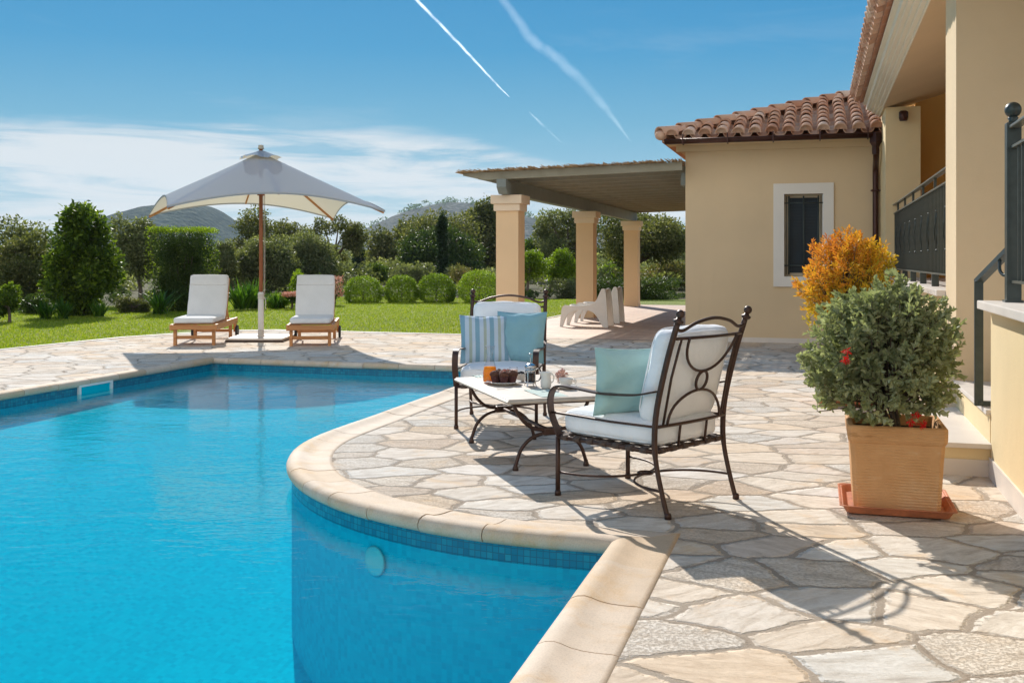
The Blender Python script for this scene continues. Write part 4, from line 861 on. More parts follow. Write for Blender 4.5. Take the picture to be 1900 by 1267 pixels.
# ---------------- sun loungers
def lounger(label, loc, rz):
    t = thing('sun_lounger', label, 'sun lounger', loc, rz, 'sun loungers by the pool'); W = M['teak']
    for s in (-1, 1):
        MB().bbox(s*.33-.02, s*.33+.02, 0, 1.95, .235, .325, .005).build('side_rail', W, t)
        for y in (.10, 1.60): MB().bbox(s*.33-.024-s*.045, s*.33+.024-s*.045, y-.03, y+.03, 0, .30, .004).build('leg', W, t)
        q = MB(); q.tube([(s*.36-.018, 1.80, .10), (s*.36+.018, 1.80, .10)], .10, 20); q.build('wheel', M['dark'], t)
        MB().bbox(s*.33-.02, s*.33+.02, 1.74, 1.86, .09, .26, .004).build('wheel_bracket', W, t)
    MB().bbox(-.31, .31, .0, .04, .245, .315, .004).bbox(-.31, .31, 1.9, 1.94, .245, .315, .004).build('end_rail', W, t)
    MB().bbox(-.26, .26, .085, .115, .10, .15, .004).bbox(-.26, .26, 1.585, 1.615, .10, .15, .004).build('stretcher', W, t)
    q = MB()
    for i in range(12): y = .07+i*.085; q.bbox(-.31, .31, y, y+.06, .318, .336, .003)
    q.build('seat_slats', W, t)
    a = R(64); d = Vector((0, math.cos(a), math.sin(a))); n = Vector((0, -math.sin(a), math.cos(a))); o = Vector((0, 1.06, .33))
    def B(q, x0, x1, s0, s1, n0, n1):
        i0 = len(q.v); q.bbox(x0, x1, s0, s1, n0, n1, .003); q.xform(Matrix.Translation(o) @ Matrix.Rotation(a, 4, 'X'), i0)
    q = MB()
    for s in (-1, 1): B(q, s*.29-.018, s*.29+.018, 0, .74, -.04, 0)
    for i in range(8): B(q, -.27, .27, .03+i*.09, .085+i*.09, -.02, -.002)
    q.build('backrest', W, t)
    q = MB()
    for s in (-1, 1): q.tube([o+d*.45+Vector((s*.25, 0, 0))-n*.03, Vector((s*.25, 1.62, .30))], .014, 8)
    q.build('back_prop', W, t)
    q = MB().rbox(.30, .53, .045, .03, (.006, .006, .008), 12, .0012, 7).xform(Matrix.Translation((0, .54, .382)))
    q.tube([(x*.299, .54+y*.529, .412) for x, y in [(math.copysign(abs(math.cos(a_))**.2, math.cos(a_)), math.copysign(abs(math.sin(a_))**.2, math.sin(a_))) for a_ in [2*PI*i/64 for i in range(64)]]], .005, 6, True, True); q.build('seat_cushion', M['loungefab'], t)
    q = MB().rbox(.30, .375, .045, .03, (.006, .006, .008), 12, .0012, 8); q.xform(Matrix.Translation(o+d*.395+n*.05) @ Matrix.Rotation(a, 4, 'X')); bc = q.build('back_cushion', M['loungefab'], t)
    q = MB().rbox(.295, .085, .022, .018, (.004, .006, .012), 12, .001, 9); q.xform(Matrix.Translation(o+d*.66+n*.108) @ Matrix.Rotation(a, 4, 'X')); q.build('head_pad', M['loungefab'], bc)
    return t
lounger('teak sun lounger with white cushion, left of the umbrella pole', (-4.81, 15.45, 0), R(6))
lounger('teak sun lounger with white cushion, right of the umbrella pole', (-3.03, 15.35, 0), R(7))

# ---------------- umbrella
UP = Vector((-4.07, 16.6, 0)); ua_ = R(24)
um = thing('garden_umbrella', 'square off-white garden umbrella on a brown wooden pole between the loungers', 'umbrella', UP, ua_)
H = 1.6; AP = 3.06
mb = MB(); n = 28; vs = []
def canz(a, b):
    m = max(abs(a), abs(b)); k = min(abs(a), abs(b))/(m+1e-9)
    zc = 2.05; edge = 2.29-(2.29-zc)*k**2.0                 # the hem arches up between the ribs
    f = m; sag = -.02*math.sin(PI*f)*(1-k**2*.8)
    return (AP-.02)+(edge-(AP-.02))*f+sag
def canp(a, b): m = max(abs(a), abs(b)); k = min(abs(a), abs(b))/(m+1e-9); pin = 1-.055*m*m*(1-k*k); return (a*H*pin, b*H*pin, canz(a, b))
for j in range(n+1):
    for i in range(n+1): vs.append(canp(i/n*2-1, j/n*2-1))
N1 = (n+1)**2; vs2 = [(p[0], p[1], p[2]-.004) for p in vs]
fq = [(j*(n+1)+i, j*(n+1)+i+1, (j+1)*(n+1)+i+1, (j+1)*(n+1)+i) for j in range(n) for i in range(n)]
mb.add(vs, fq, True)
# small hem turned down
rim = [canp(-1+2*i/n, -1) for i in range(n)]+[canp(1, -1+2*i/n) for i in range(n)]+[canp(1-2*i/n, 1) for i in range(n)]+[canp(-1, 1-2*i/n) for i in range(n)]
q = MB(); q.bar(rim+[rim[0]], (0, 0, 1), .03, .004)
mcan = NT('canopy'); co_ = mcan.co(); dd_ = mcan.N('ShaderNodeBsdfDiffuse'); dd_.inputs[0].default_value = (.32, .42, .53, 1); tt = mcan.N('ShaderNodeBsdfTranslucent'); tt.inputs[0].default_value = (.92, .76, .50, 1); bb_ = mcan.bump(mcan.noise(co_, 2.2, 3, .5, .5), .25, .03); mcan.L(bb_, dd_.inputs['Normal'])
mx = mcan.N('ShaderNodeMixShader'); mx.inputs[0].default_value = .32; mcan.L(dd_.outputs[0], mx.inputs[1]); mcan.L(tt.outputs[0], mx.inputs[2]); mcan.L(mx.outputs[0], mcan.out.inputs[0])
cano = mb.build('canopy', mcan.m, um); q.build('hem', mcan.m, cano)
mb = MB(); n2 = 32; vs = []                              # ruffled vent cap
for r, z0_ in ((.02, .0), (.11, -.045), (.20, -.09), (.30, -.142)):
    for k in range(n2):
        a = 2*PI*k/n2; sq = 1/max(abs(math.cos(a)), abs(math.sin(a))); sq = 1+(sq-1)*.9; w_ = .03*math.sin(k*2.7+1)*(r/.33)**2+.018*math.sin(k*5.1)*(r/.33)
        vs.append((r*sq*math.cos(a), r*sq*math.sin(a), AP+z0_+abs(w_)*1.3+.010))
mb.add(vs, [(i*n2+k, i*n2+(k+1) % n2, (i+1)*n2+(k+1) % n2, (i+1)*n2+k) for i in range(3) for k in range(n2)]+[tuple(range(n2))], True); mb.build('vent_cap', mcan.m, cano)
mb = MB(); mb.tube([(0, 0, .74), (0, 0, AP+.03)], .031, 16); mb.build('pole', M['pole'], um)
MB().lathe([(.0, 0), (.05, 0), (.052, .02), (.04, .03), (.044, .06), (.0, .075)], (0, 0, AP+.03), 16).build('finial', M['frame'], um)
MB().lathe([(.046, .04), (.048, .4), (.043, .76), (.03, .78)], (0, 0, 0), 18).build('pole_sleeve', M['canvas'], um)
q = MB()
for k in range(4): q.tube([(.045*math.cos(a), .045*math.sin(a), .68+k*.022+.01*math.sin(a)) for a in [2*PI*i/16 for i in range(16)]], .007, 6, True, True)
for x in (.045, .06): q.tube([(x, -.01, .72), (x+.002, -.015, 1.5), (x, -.01, 2.35)], .004, 6)
q.tube(sm_([(.045, -.02, .7), (.07, -.04, .62), (.06, -.045, .55), (.075, -.04, .5)]), .006, 6); q.build('rope', M['rope'], um)
MB().lathe([(.031, 0), (.06, .0), (.06, .05), (.031, .05)], (0, 0, 2.34), 16).lathe([(.031, 0), (.055, .0), (.055, .05), (.031, .05)], (0, 0, AP-.12), 16).build('hub', M['pole'], um)
for sx, sy in ((-1, -1), (1, -1), (1, 1), (-1, 1)):
    rb = MB().bar([(sx*H*f, sy*H*f, canz(f, f)-.032-.04*(1-f)) for f in (.02, .25, .5, .75, .99)], (-sy, sx, 0), .022, .034).build('rib', M['teak'], um)
    MB().bar([(0, 0, 2.37), (sx*H*.48, sy*H*.48, canz(.48, .48)-.05)], (-sy, sx, 0), .018, .026).build('strut', M['teak'], rb)
for sx, sy in ((0, -1), (1, 0), (0, 1), (-1, 0)):
    MB().bar([(sx*H*f*(1-.055*f*f), sy*H*f*(1-.055*f*f), canz(f, 0)-.032-.04*(1-f)) for f in (.02, .25, .5, .75, .96)], (-sy, sx, .0), .02, .03).build('rib', M['teak'], um)
mb = MB(); mb.bbox(-.45, .45, -.45, .45, .028, .062, .006); mb.xform(Matrix.Rotation(-ua_, 4, 'Z')); ub = mb.build('base', M['basemat'], um)
mb = MB(); mb.box(-.455, .455, -.455, .455, .004, .027); mb.xform(Matrix.Rotation(-ua_, 4, 'Z')); mb.build('base_frame', M['iron'], ub)
MB().lathe([(.075, .062), (.075, .07), (.05, .075), (.05, .16), (.047, .16)], (0, 0, 0), 18).build('base_socket', M['basemat'], ub)

# ---------------- white moulded lounge chairs under the pergola
def plastic_chair(label, v, u):
    t = sthing('moulded_chair', label, 'lounge chair', v, u, 0, group='white moulded chairs under the pergola'); P = M['plastic']
    # profile, y = back, z = up; chair faces -v
    side = [(0.0, 0), (.055, 0), (.105, .14), (.17, .25), (.25, .31), (.40, .335), (.56, .33), (.66, .29), (.74, .20), (.81, .08), (.85, 0), (.95, 0), (.945, .12), (.93, .32), (.915, .52), (.90, .66), (.885, .73), (.855, .75), (.82, .74), (.78, .66), (.73, .545), (.68, .47), (.62, .435), (.50, .42), (.35, .41), (.20, .415), (.10, .42), (.06, .40), (.035, .33)]
    for s in (-1, 1):
        q = MB(); k = len(side); yo = s*.30
        q.add([(v+x, u+yo+w_*s-.02*s*(z/.75 if x > .7 else 0), z) for w_ in (0, -.045) for x, z in side], []); q.f += []; b0 = 0
        tr = tessellate_polygon([[Vector((x, z, 0)) for x, z in side]])
        q.f += [tuple(i) for i in tr]+[tuple(j+k for j in i)[::-1] for i in tr]+[(i, (i+1) % k, (i+1) % k+k, i+k) for i in range(k)]; q.sm += [False]*(2*len(tr)+k); q.build('side_panel', P, t)
    top = [(.045, .36), (.06, .395), (.10, .41), (.20, .40), (.35, .385), (.50, .39), (.62, .405), (.68, .445), (.73, .52), (.78, .635), (.82, .715), (.855, .735)]
    q = MB(); m_ = 10; vs = []
    for w_ in (0, .022):
        for x, z in top:
            for i in range(m_+1): a = i/m_*2-1; dip = .035*(1-a*a); vs.append((v+x+(dip+w_ if x > .64 else 0), u+a*.262, z-(dip+w_ if x <= .64 else 0)))
    K = len(top)*(m_+1); g = [(j*(m_+1)+i, j*(m_+1)+i+1, (j+1)*(m_+1)+i+1, (j+1)*(m_+1)+i) for j in range(len(top)-1) for i in range(m_)]
    q.add(vs, g+[tuple(x+K for x in f)[::-1] for f in g]+[(i, i+1, K+i+1, K+i) for i in range(m_)]+[tuple(reversed(((len(top)-1)*(m_+1)+i, (len(top)-1)*(m_+1)+i+1, K+(len(top)-1)*(m_+1)+i+1, K+(len(top)-1)*(m_+1)+i))) for i in range(m_)], True); q.build('seat_shell', P, t)
    return t
X_, Y_ = 1.84, 19.6; v_, u_ = UV(X_, Y_)
plastic_chair('white moulded plastic lounge chair nearer the camera of the two under the pergola', v_-.95, u_+.28)
X_, Y_ = 2.20, 20.9; v_, u_ = UV(X_, Y_); plastic_chair('white moulded plastic lounge chair standing behind the other under the pergola', v_-.95, u_+.28)

# ---------------- planters
def planter(label, v, u, k=.94):
    t = sthing('planter', label, 'planter', v, u, 0, group='square terracotta planters')
    q = MB(); prof = [(.222, .03), (.236, .28), (.243, .365), (.252, .378), (.255, .395), (.256, .448), (.250, .455), (.225, .455), (.215, .42), (.21, .38)]
    vs = []; cs = [(-1, -1), (1, -1), (1, 1), (-1, 1)]; m_ = 4; ring = []
    def sq(h, z):
        h = h*k; o = []
        for i in range(4):
            a, b = cs[i], cs[(i+1) % 4]
            c = .02
            o.append((v+a[0]*h+(b[0]-a[0])/2*c, u+a[1]*h+(b[1]-a[1])/2*c, z)); o.append((v+(a[0]+b[0])/2*h, u+(a[1]+b[1])/2*h, z)); o.append((v+b[0]*h-(b[0]-a[0])/2*c, u+b[1]*h-(b[1]-a[1])/2*c, z))
        return o
    for h, z in prof: vs += sq(h, z)
    q.add(vs, [(i*12+k, i*12+(k+1) % 12, (i+1)*12+(k+1) % 12, (i+1)*12+k) for i in range(len(prof)-1) for k in range(12)]+[tuple(range(12))[::-1]]); q.build('pot', M['pot'], t, bevel=.004)
    q = MB(); q.add(sq(.215, .40), [tuple(range(12))]); q.build('soil', M['soil'], t)
    q = MB(); vs = []
    for h, z in [(.225, .004), (.26, .008), (.285, .05), (.298, .052), (.298, .046), (.292, .040), (.268, .004)][:5]+[]: vs += sq(h, z)
    vs += sq(.276, .048)+sq(.25, .018)
    q.add(vs, [(i*12+k, i*12+(k+1) % 12, (i+1)*12+(k+1) % 12, (i+1)*12+k) for i in range(6) for k in range(12)]+[tuple(range(6*12, 7*12)), tuple(range(12))[::-1]]); q.build('saucer', M['saucer'], t, bevel=.004)
    return t
pv, pu = UV(2.015, 5.40)
planter('square ribbed terracotta planter holding the grey-green shrub', pv, pu)
yv, yu = UV(3.05, 9.3); planter('terracotta planter under the orange and yellow shrub, behind the front planter', yv, yu)
# ---------------- vegetation
def unit(a): return a/np.maximum(np.linalg.norm(a, axis=1, keepdims=True), 1e-9)
def leafmesh(name, P, D, Nn, L, W, mt, parent, rnd, oval=False, fold=.25):
    D = unit(D); B = unit(np.cross(D, Nn)); Nn = np.cross(B, D); n = len(P)
    L = np.asarray(L).reshape(-1, 1)*np.ones((n, 1)); W = np.asarray(W).reshape(-1, 1)*np.ones((n, 1))
    if oval:
        V = np.stack([P, P+D*L*.35-B*W*.5+Nn*W*fold, P+D*L*.75-B*W*.42+Nn*W*fold, P+D*L-Nn*L*.08, P+D*L*.75+B*W*.42+Nn*W*fold, P+D*L*.35+B*W*.5+Nn*W*fold], 1)
        b = (np.arange(n)*6)[:, None]; F = np.concatenate([b+np.array([0, 3, 2, 1]), b+np.array([0, 5, 4, 3])], 0); k = 6
    else:
        V = np.stack([P, P+D*L*.5-B*W*.5, P+D*L-Nn*L*.1, P+D*L*.5+B*W*.5], 1); F = (np.arange(n)*4)[:, None]+np.array([0, 3, 2, 1]); k = 4
    return arr_mesh(name, V.reshape(-1, 3), F, mt, parent, np.repeat(np.clip(rnd, 0.001, 1), k))
def rdir(n): return unit(rng.normal(0, 1, (n, 3)))
def fromclumps(C, Rd, n, shell=.55, amp=1.0):
    C = np.array(C, float); Rd = np.array(Rd, float); w_ = (Rd[:, 0]*Rd[:, 1]+Rd[:, 0]*Rd[:, 2]); w_ /= w_.sum()
    idx = rng.choice(len(C), n, p=w_); d = rdir(n); r = shell+(1-shell)*rng.uniform(0, 1, n)**.7
    ptb = 1+amp*.18*np.sin(d[:, 0]*7+idx*1.7)*np.sin(d[:, 1]*6+idx)*1+amp*.12*np.sin(d[:, 2]*11+idx*3)
    return C[idx]+d*Rd[idx]*(r*ptb)[:, None], d, idx
LM = dict(
 dense=m_leaf('dense_foliage', [(0, (.026, .048, .010)), (.45, (.06, .10, .014)), (.8, (.15, .21, .022)), (1, (.28, .34, .05))], .48, .3, .35),
 olive=m_leaf('olive_foliage', [(0, (.070, .082, .040)), (.5, (.135, .150, .070)), (.8, (.22, .23, .115)), (1, (.33, .33, .19))], .42, .25, .45),
 mid=m_leaf('mixed_foliage', [(0, (.055, .068, .026)), (.5, (.11, .120, .046)), (.8, (.19, .19, .078)), (1, (.29, .26, .13))], .42, .2, .5),
 dark=m_leaf('cypress_foliage', [(0, (.015, .03, .016)), (.5, (.028, .05, .022)), (1, (.06, .09, .04))], .28, .2, .5),
 lime=m_leaf('lime_foliage', [(0, (.08, .12, .012)), (.5, (.15, .22, .018)), (.8, (.23, .31, .022)), (1, (.34, .40, .05))], .5, .3, .4),
 box=m_leaf('clipped_foliage', [(0, (.05, .085, .012)), (.5, (.16, .23, .022)), (1, (.32, .40, .035))], .48, .3, .4),
 hedge=m_leaf('hedge_foliage', [(0, (.024, .042, .012)), (.5, (.05, .08, .02)), (.85, (.09, .125, .03)), (1, (.12, .17, .035))], .38, .3, .4),
 strap=m_leaf('strap_leaf', [(0, (.03, .075, .012)), (.6, (.07, .15, .02)), (1, (.14, .25, .03))], .4, .45, .3),
 pink=m_leaf('pink_flower', [(0, (.55, .22, .16)), (.6, (.70, .36, .27)), (1, (.8, .55, .45))], .3, .1, .6, (1, .9, .8)),
 rosy=m_leaf('rosy_foliage', [(0, (.09, .10, .035)), (.6, (.17, .16, .06)), (.85, (.26, .17, .10)), (1, (.34, .22, .15))], .4, .2, .5),
 grey=m_leaf('grey_green_leaf', [(0, (.14, .165, .085)), (.4, (.28, .30, .165)), (.75, (.42, .435, .27)), (1, (.56, .57, .42))], .36, .30, .42, (1.2, 1.3, .7)),
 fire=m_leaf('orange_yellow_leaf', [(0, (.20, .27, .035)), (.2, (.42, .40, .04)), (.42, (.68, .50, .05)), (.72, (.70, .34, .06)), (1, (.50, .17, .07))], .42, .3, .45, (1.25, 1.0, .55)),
 red=m_leaf('red_flower', [(0, (.55, .01, .015)), (1, (.75, .03, .03))], .3, .2, .5, (1, .6, .6)))
def W_(x, y, Y): return np.array([(x-950)/1900*Y, Y, CAMH-(y-482)*Y/1900])
def limbs(mb, base, tips, r, fork, bend=.15, rr=None):
    rr = rr or random.Random(1); base = Vector(base); fork = Vector(fork)
    mid = base.lerp(fork, .5)+Vector((rr.uniform(-1, 1), rr.uniform(-1, 1), 0))*r*1.0
    mb.tube(sm_([base-Vector((0, 0, .1)), base+Vector((0, 0, .02)), mid, fork], 4), [r*1.45]*4+[r*1.12]*4+[r*.95]*4+[r*.85], 9)
    for t in tips:
        t = Vector(t); m1 = fork.lerp(t, .5)+Vector((rr.uniform(-1, 1), rr.uniform(-1, 1), rr.uniform(-.2, .8)))*bend*(t-fork).length
        mb.tube(sm_([fork-Vector((0, 0, .05)), m1, t], 4), [r*.7-(r*.58)*i/8 for i in range(9)], 6)
def plant(name, label, cat, x0, x1, yt, yb, Y, leaf, n, mt, trunk=None, nc=14, group=None, shape='round', flat=1.0, dep=None, seed=0, fork=None, twig=True, cl=.42, shell=.35):
    """crown fills the pixel box x0..x1, yt..yb at distance Y; trunk = (px x, px y) of its foot"""
    global rng; rng = np.random.default_rng(100+seed); rr = random.Random(seed)
    a, b = W_(x0, yt, Y), W_(x1, yb, Y); c = (a+b)/2; hx, hz = (b[0]-a[0])/2, (a[2]-b[2])/2; hy = dep or hx
    fx, fz = (W_(trunk[0], trunk[1], Y)[0], 0) if trunk else (c[0], 0)
    t = thing(name, label, cat, (fx, Y, 0), 0, group, base=(fx, Y, 0))
    C, Rd = [], []
    for i in range(nc):
        if shape == 'box': d = np.array([rr.uniform(-1, 1), rr.uniform(-1, 1), rr.uniform(-1, 1)])*(1-cl*.55); s = cl
        elif shape == 'column': z = rr.uniform(-1, 1); w_ = (1-.15*z*z) if z < .4 else (1-.5*(z-.4)); a_ = rr.uniform(0, 6.28); q = rr.uniform(.1, .75); d = np.array([q*w_*math.cos(a_), q*w_*math.sin(a_), z*.85]); s = cl
        else:
            v = np.array([rr.gauss(0, 1), rr.gauss(0, 1), rr.gauss(0, 1)]); v /= np.linalg.norm(v); d = v*(rr.uniform(.35, 1)**.6)*(1-cl*.5); d[2] = d[2]*.95+.03; s = cl*rr.uniform(.7, 1.2)
        if shape == 'ball': d = np.zeros(3); s = 1.0
        C.append(c+d*np.array([hx, hy, hz])); Rd.append(np.array([hx, hy, hz*flat])*s*(np.array([rr.uniform(.85, 1.2), rr.uniform(.85, 1.2), rr.uniform(.8, 1.1)]) if shape != 'ball' else np.array([.97, .97, .97])))
    P, D, idx = fromclumps(C, Rd, n, shell, .22 if shape == 'ball' else 1)
    if shape == 'box':
        P = c+np.clip((P-c)/np.array([hx, hy, hz]), -1, 1)*np.array([hx, hy, hz])+rng.normal(0, leaf*.4, P.shape)
    cr = np.array([rr.uniform(.25, .75) for _ in range(nc)])
    rn = cr[idx]*.5+rng.uniform(0, 1, n)**1.3*.65
    P[:, 2] = np.maximum(P[:, 2], .02)
    Dd = D*.7+rdir(n)*.9+np.array([0, 0, -.1]); Nn = D*.6+rdir(n)*.8+np.array([0, 0, .4])
    sz = leaf*rng.uniform(.6, 1.3, n)
    leafmesh('crown', P, Dd, Nn, sz, sz*.48, mt, t, rn)
    r = max(.03, hx*.07); mb = MB(); fk = (fx+(c[0]-fx)*.6, Y, (fork if fork is not None else max(.15, b[2]+(a[2]-b[2])*.12)))
    tips = [tuple(C[i]+(np.array([0, 0, 1])*Rd[i][2]*.4)) for i in range(min(nc, 10))]
    limbs(mb, (fx, Y, 0), tips, r, fk, .12, rr)
    if twig:
        for i in range(40):
            j = rr.randrange(nc); p = Vector(C[j]); d = Vector(rdir(1)[0]); d.z = abs(d.z)*.8+.1; e = p+Vector([d[k]*Rd[j][k]*1.12 for k in range(3)]); mb.tube([p, p.lerp(e, .5)+Vector((0, 0, .03)), e], [r*.16, r*.1, r*.04], 4)
    mb.build('trunk', M['bark'], t); return t
BK = 'background trees beyond the lawn'
plant('olive_tree', 'grey-green loose tree at the far left edge behind the dense tree', 'tree', -110, 98, 398, 585, 32, .12, 17000, LM['olive'], (20, 560), 22, BK, seed=1, cl=.34)
plant('olive_tree', 'second grey-green tree at the far left, behind the small dark shrub', 'tree', -30, 100, 432, 590, 28, .10, 15000, LM['mid'], (52, 585), 24, BK, seed=80, cl=.36)
plant('round_shrub', 'low leafy shrub at the foot of the far left trees', 'shrub', 36, 108, 545, 597, 25, .06, 6000, LM['hedge'], None, 14, None, seed=81)
plant('bushy_tree', 'tall dense dark green tree on the left with bright leaf edges', 'tree', 70, 226, 384, 592, 24, .115, 19000, LM['dense'], (150, 585), 44, BK, 'column', seed=2, cl=.30, dep=1.0)
plant('round_shrub', 'small dark round shrub at the far left edge of the lawn', 'shrub', -22, 46, 527, 592, 21.5, .06, 7000, LM['dense'], (18, 600), 9, None, seed=3, fork=.35)
plant('olive_tree', 'olive tree with a leaning forked trunk between the dense tree and the clipped hedge block', 'tree', 196, 306, 400, 540, 30, .10, 13000, LM['olive'], (262, 575), 20, BK, seed=4, fork=.9, cl=.36)
plant('round_shrub', 'low rounded grey-green shrub in front of the olive trunk', 'shrub', 214, 276, 545, 592, 25.5, .05, 5000, LM['mid'], None, 8, None, seed=5)
plant('clipped_hedge', 'tall clipped block of dark hedge with a lime green top', 'hedge', 290, 392, 426, 578, 26.5, .05, 42000, LM['hedge'], (340, 575), 70, None, 'box', seed=6, dep=.75, cl=.30, twig=False, shell=.2)
LMt = LM['lime']
rng = np.random.default_rng(5)
hg = bpy.data.objects['clipped_hedge']; n = 4200; c0 = W_(341, 500, 26.5); xs = rng.uniform(-.73, .73, n); ys = rng.uniform(-.75, .75, n); top = rng.uniform(0, 1, n) < .8
zt = W_(0, 428, 26.5)[2]; P = np.stack([np.where(top, xs, np.sign(xs)*.73+rng.normal(0, .02, n)), ys, np.where(top, zt+rng.normal(0, .035, n), rng.uniform(.3, zt, n))], 1)+np.array([c0[0], 26.5, 0])
leafmesh('young_growth', P, rdir(n)+np.array([0, 0, .8]), rdir(n), .05, .024, LMt, hg, rng.uniform(.2, 1, n))
plant('olive_tree', 'small olive tree just right of the clipped hedge block', 'tree', 392, 452, 446, 548, 37, .10, 8000, LM['olive'], (420, 556), 14, BK, seed=7)
plant('olive_tree', 'broad olive tree behind the umbrella pole', 'tree', 425, 552, 424, 556, 38, .11, 20000, LM['olive'], (500, 552), 28, BK, seed=8, cl=.42)
plant('olive_tree', 'broad olive tree to the right of the umbrella pole', 'tree', 510, 635, 426, 556, 40, .11, 20000, LM['olive'], (570, 552), 28, BK, seed=9, cl=.42)
plant('open_tree', 'taller open tree rising behind the olives left of the pole', 'tree', 430, 575, 386, 500, 52, .15, 14000, LM['mid'], (480, 530), 24, BK, seed=10, cl=.34)
plant('open_tree', 'sparse tree with bare twigs against the sky under the umbrella corner', 'tree', 566, 676, 384, 500, 48, .13, 8500, LM['mid'], (610, 536), 22, BK, seed=11, cl=.24)
plant('cypress_tree', 'short dark conifer far behind the round bushes', 'tree', 652, 682, 455, 516, 70, .2, 4000, LM['dark'], None, 9, BK, 'column', seed=12)
plant('open_tree', 'brownish grey tree at the left of the large tree group', 'tree', 682, 800, 408, 530, 62, .2, 16000, LM['mid'], (735, 530), 24, BK, seed=13, cl=.42)
plant('wide_tree', 'wide dark tree in the middle of the large tree group', 'tree', 735, 890, 396, 532, 58, .18, 27000, LM['mid'], (805, 530), 30, BK, seed=14, cl=.46)
plant('wide_tree', 'tall tree at the right of the large tree group, behind the first column', 'tree', 832, 950, 374, 530, 64, .2, 20000, LM['mid'], (890, 530), 24, BK, seed=15, cl=.36)
plant('wide_tree', 'dark low tree in front of the large tree group', 'tree', 735, 915, 418, 545, 54, .16, 24000, LM['hedge'], (830, 530), 22, BK, seed=16, cl=.36)
plant('cypress_tree', 'slim dark cypress standing in front of the large tree group', 'tree', 809, 833, 404, 520, 46, .12, 7000, LM['dark'], None, 16, BK, 'column', seed=17, cl=.5)
plant('wide_tree', 'dark tree seen between the first and second pergola columns', 'tree', 955, 1010, 440, 520, 60, .18, 6000, LM['dense'], (980, 530), 12, BK, seed=18)
plant('spreading_tree', 'large spreading tree with a thick forked trunk behind the pergola columns', 'tree', 1072, 1300, 384, 502, 42, .13, 26000, LM['mid'], (1152, 551), 34, BK, seed=19, fork=1.15, cl=.34, flat=1.1)
plant('spreading_tree', 'greyer leafy tree behind the gap between the first and second columns', 'tree', 988, 1112, 384, 500, 45, .12, 17000, LM['olive'], (1085, 545), 26, BK, seed=20, fork=1.2, cl=.34)
plant('lemon_tree', 'small bright green fruit tree beside the first column', 'tree', 950, 1015, 468, 530, 36, .08, 6500, LM['lime'], (976, 558), 14, 'small bright fruit trees', seed=21, fork=.75)
plant('lemon_tree', 'small bright green fruit tree just left of the second column', 'tree', 1003, 1078, 458, 530, 37, .08, 8000, LM['lime'], (1015, 556), 16, 'small bright fruit trees', seed=22, fork=.8)
for i, (a, b, c, d, l) in enumerate(((637, 712, 511, 562, 'clipped round bush, leftmost of the four beyond the lawn'), (712, 778, 509, 561, 'clipped round bush, second from the left of the four'), (773, 846, 506, 560, 'clipped round bush, third from the left of the four'), (848, 930, 499, 560, 'clipped round bush half hidden by the first column'))):
    t = plant('round_bush', l, 'bush', a, b, c, d+10, 31.5, .05, 9000, LM['box'], None, 1, 'clipped round bushes', 'ball', seed=30+i, cl=1.0, twig=False, shell=.75)
plant('low_hedge', 'low dark clipped hedge behind the third column', 'hedge', 1088, 1258, 514, 572, 34, .06, 22000, LM['hedge'], None, 60, None, 'box', seed=40, dep=.6, cl=.35, twig=False)
plant('round_shrub', 'grey-green low shrub between the first two columns', 'shrub', 1010, 1078, 515, 566, 35.5, .05, 7000, LM['olive'], None, 12, None, seed=41)
plant('flowering_shrub', 'yellowish shrub mass to the right of the third column', 'shrub', 1184, 1300, 480, 540, 46, .1, 10000, LM['rosy'], None, 22, None, seed=42)
plant('flowering_shrub', 'green shrub seen between the second and third columns', 'shrub', 1085, 1180, 482, 545, 47, .09, 8000, LM['lime'], None, 18, None, seed=43)
plant('flowering_shrub', 'rosy leaved shrub above the right-hand round bushes', 'shrub', 825, 915, 486, 540, 37, .07, 6000, LM['rosy'], None, 14, None, seed=44)
plant('flowering_shrub', 'dull green shrub above the first round bush', 'shrub', 668, 722, 486, 530, 44, .09, 5000, LM['dense'], None, 10, None, seed=45)
plant('round_shrub', 'pale grey shrub above the second and third round bushes', 'shrub', 722, 790, 492, 535, 42, .08, 5000, LM['olive'], None, 10, None, seed=46)
plant('yellow_shrub', 'upright yellow-green shrub behind the right lounger', 'shrub', 536, 606, 492, 572, 30, .06, 7000, LM['lime'], None, 20, None, 'column', seed=47, cl=.3)
plant('ground_shrub', 'low bright shrub beside the umbrella pole', 'shrub', 492, 552, 540, 580, 28, .05, 5500, LM['lime'], None, 12, None, seed=48)
for i, (a, b, c, d, Y, l) in enumerate(((600, 640, 512, 562, 29.5, 'pink flowering shrub right of the right lounger'), (528, 556, 542, 562, 27.4, 'small pink flower cluster left of the right lounger'))):
    t = plant('pink_flowers', l, 'flowers', a, b, c, d, Y, .045, 2600, LM['strap'], None, 8, None, seed=50+i, twig=False)
    rng = np.random.default_rng(i); A, B = W_(a+2, c, Y), W_(b-2, d-14, Y); n = 700; P = np.stack([rng.uniform(A[0], B[0], n), Y+rng.uniform(-.5, .1, n), rng.uniform(B[2], A[2], n)], 1); leafmesh('blossom', P, rdir(n), rdir(n), .05, .04, LM['pink'], t, rng.uniform(0, 1, n))
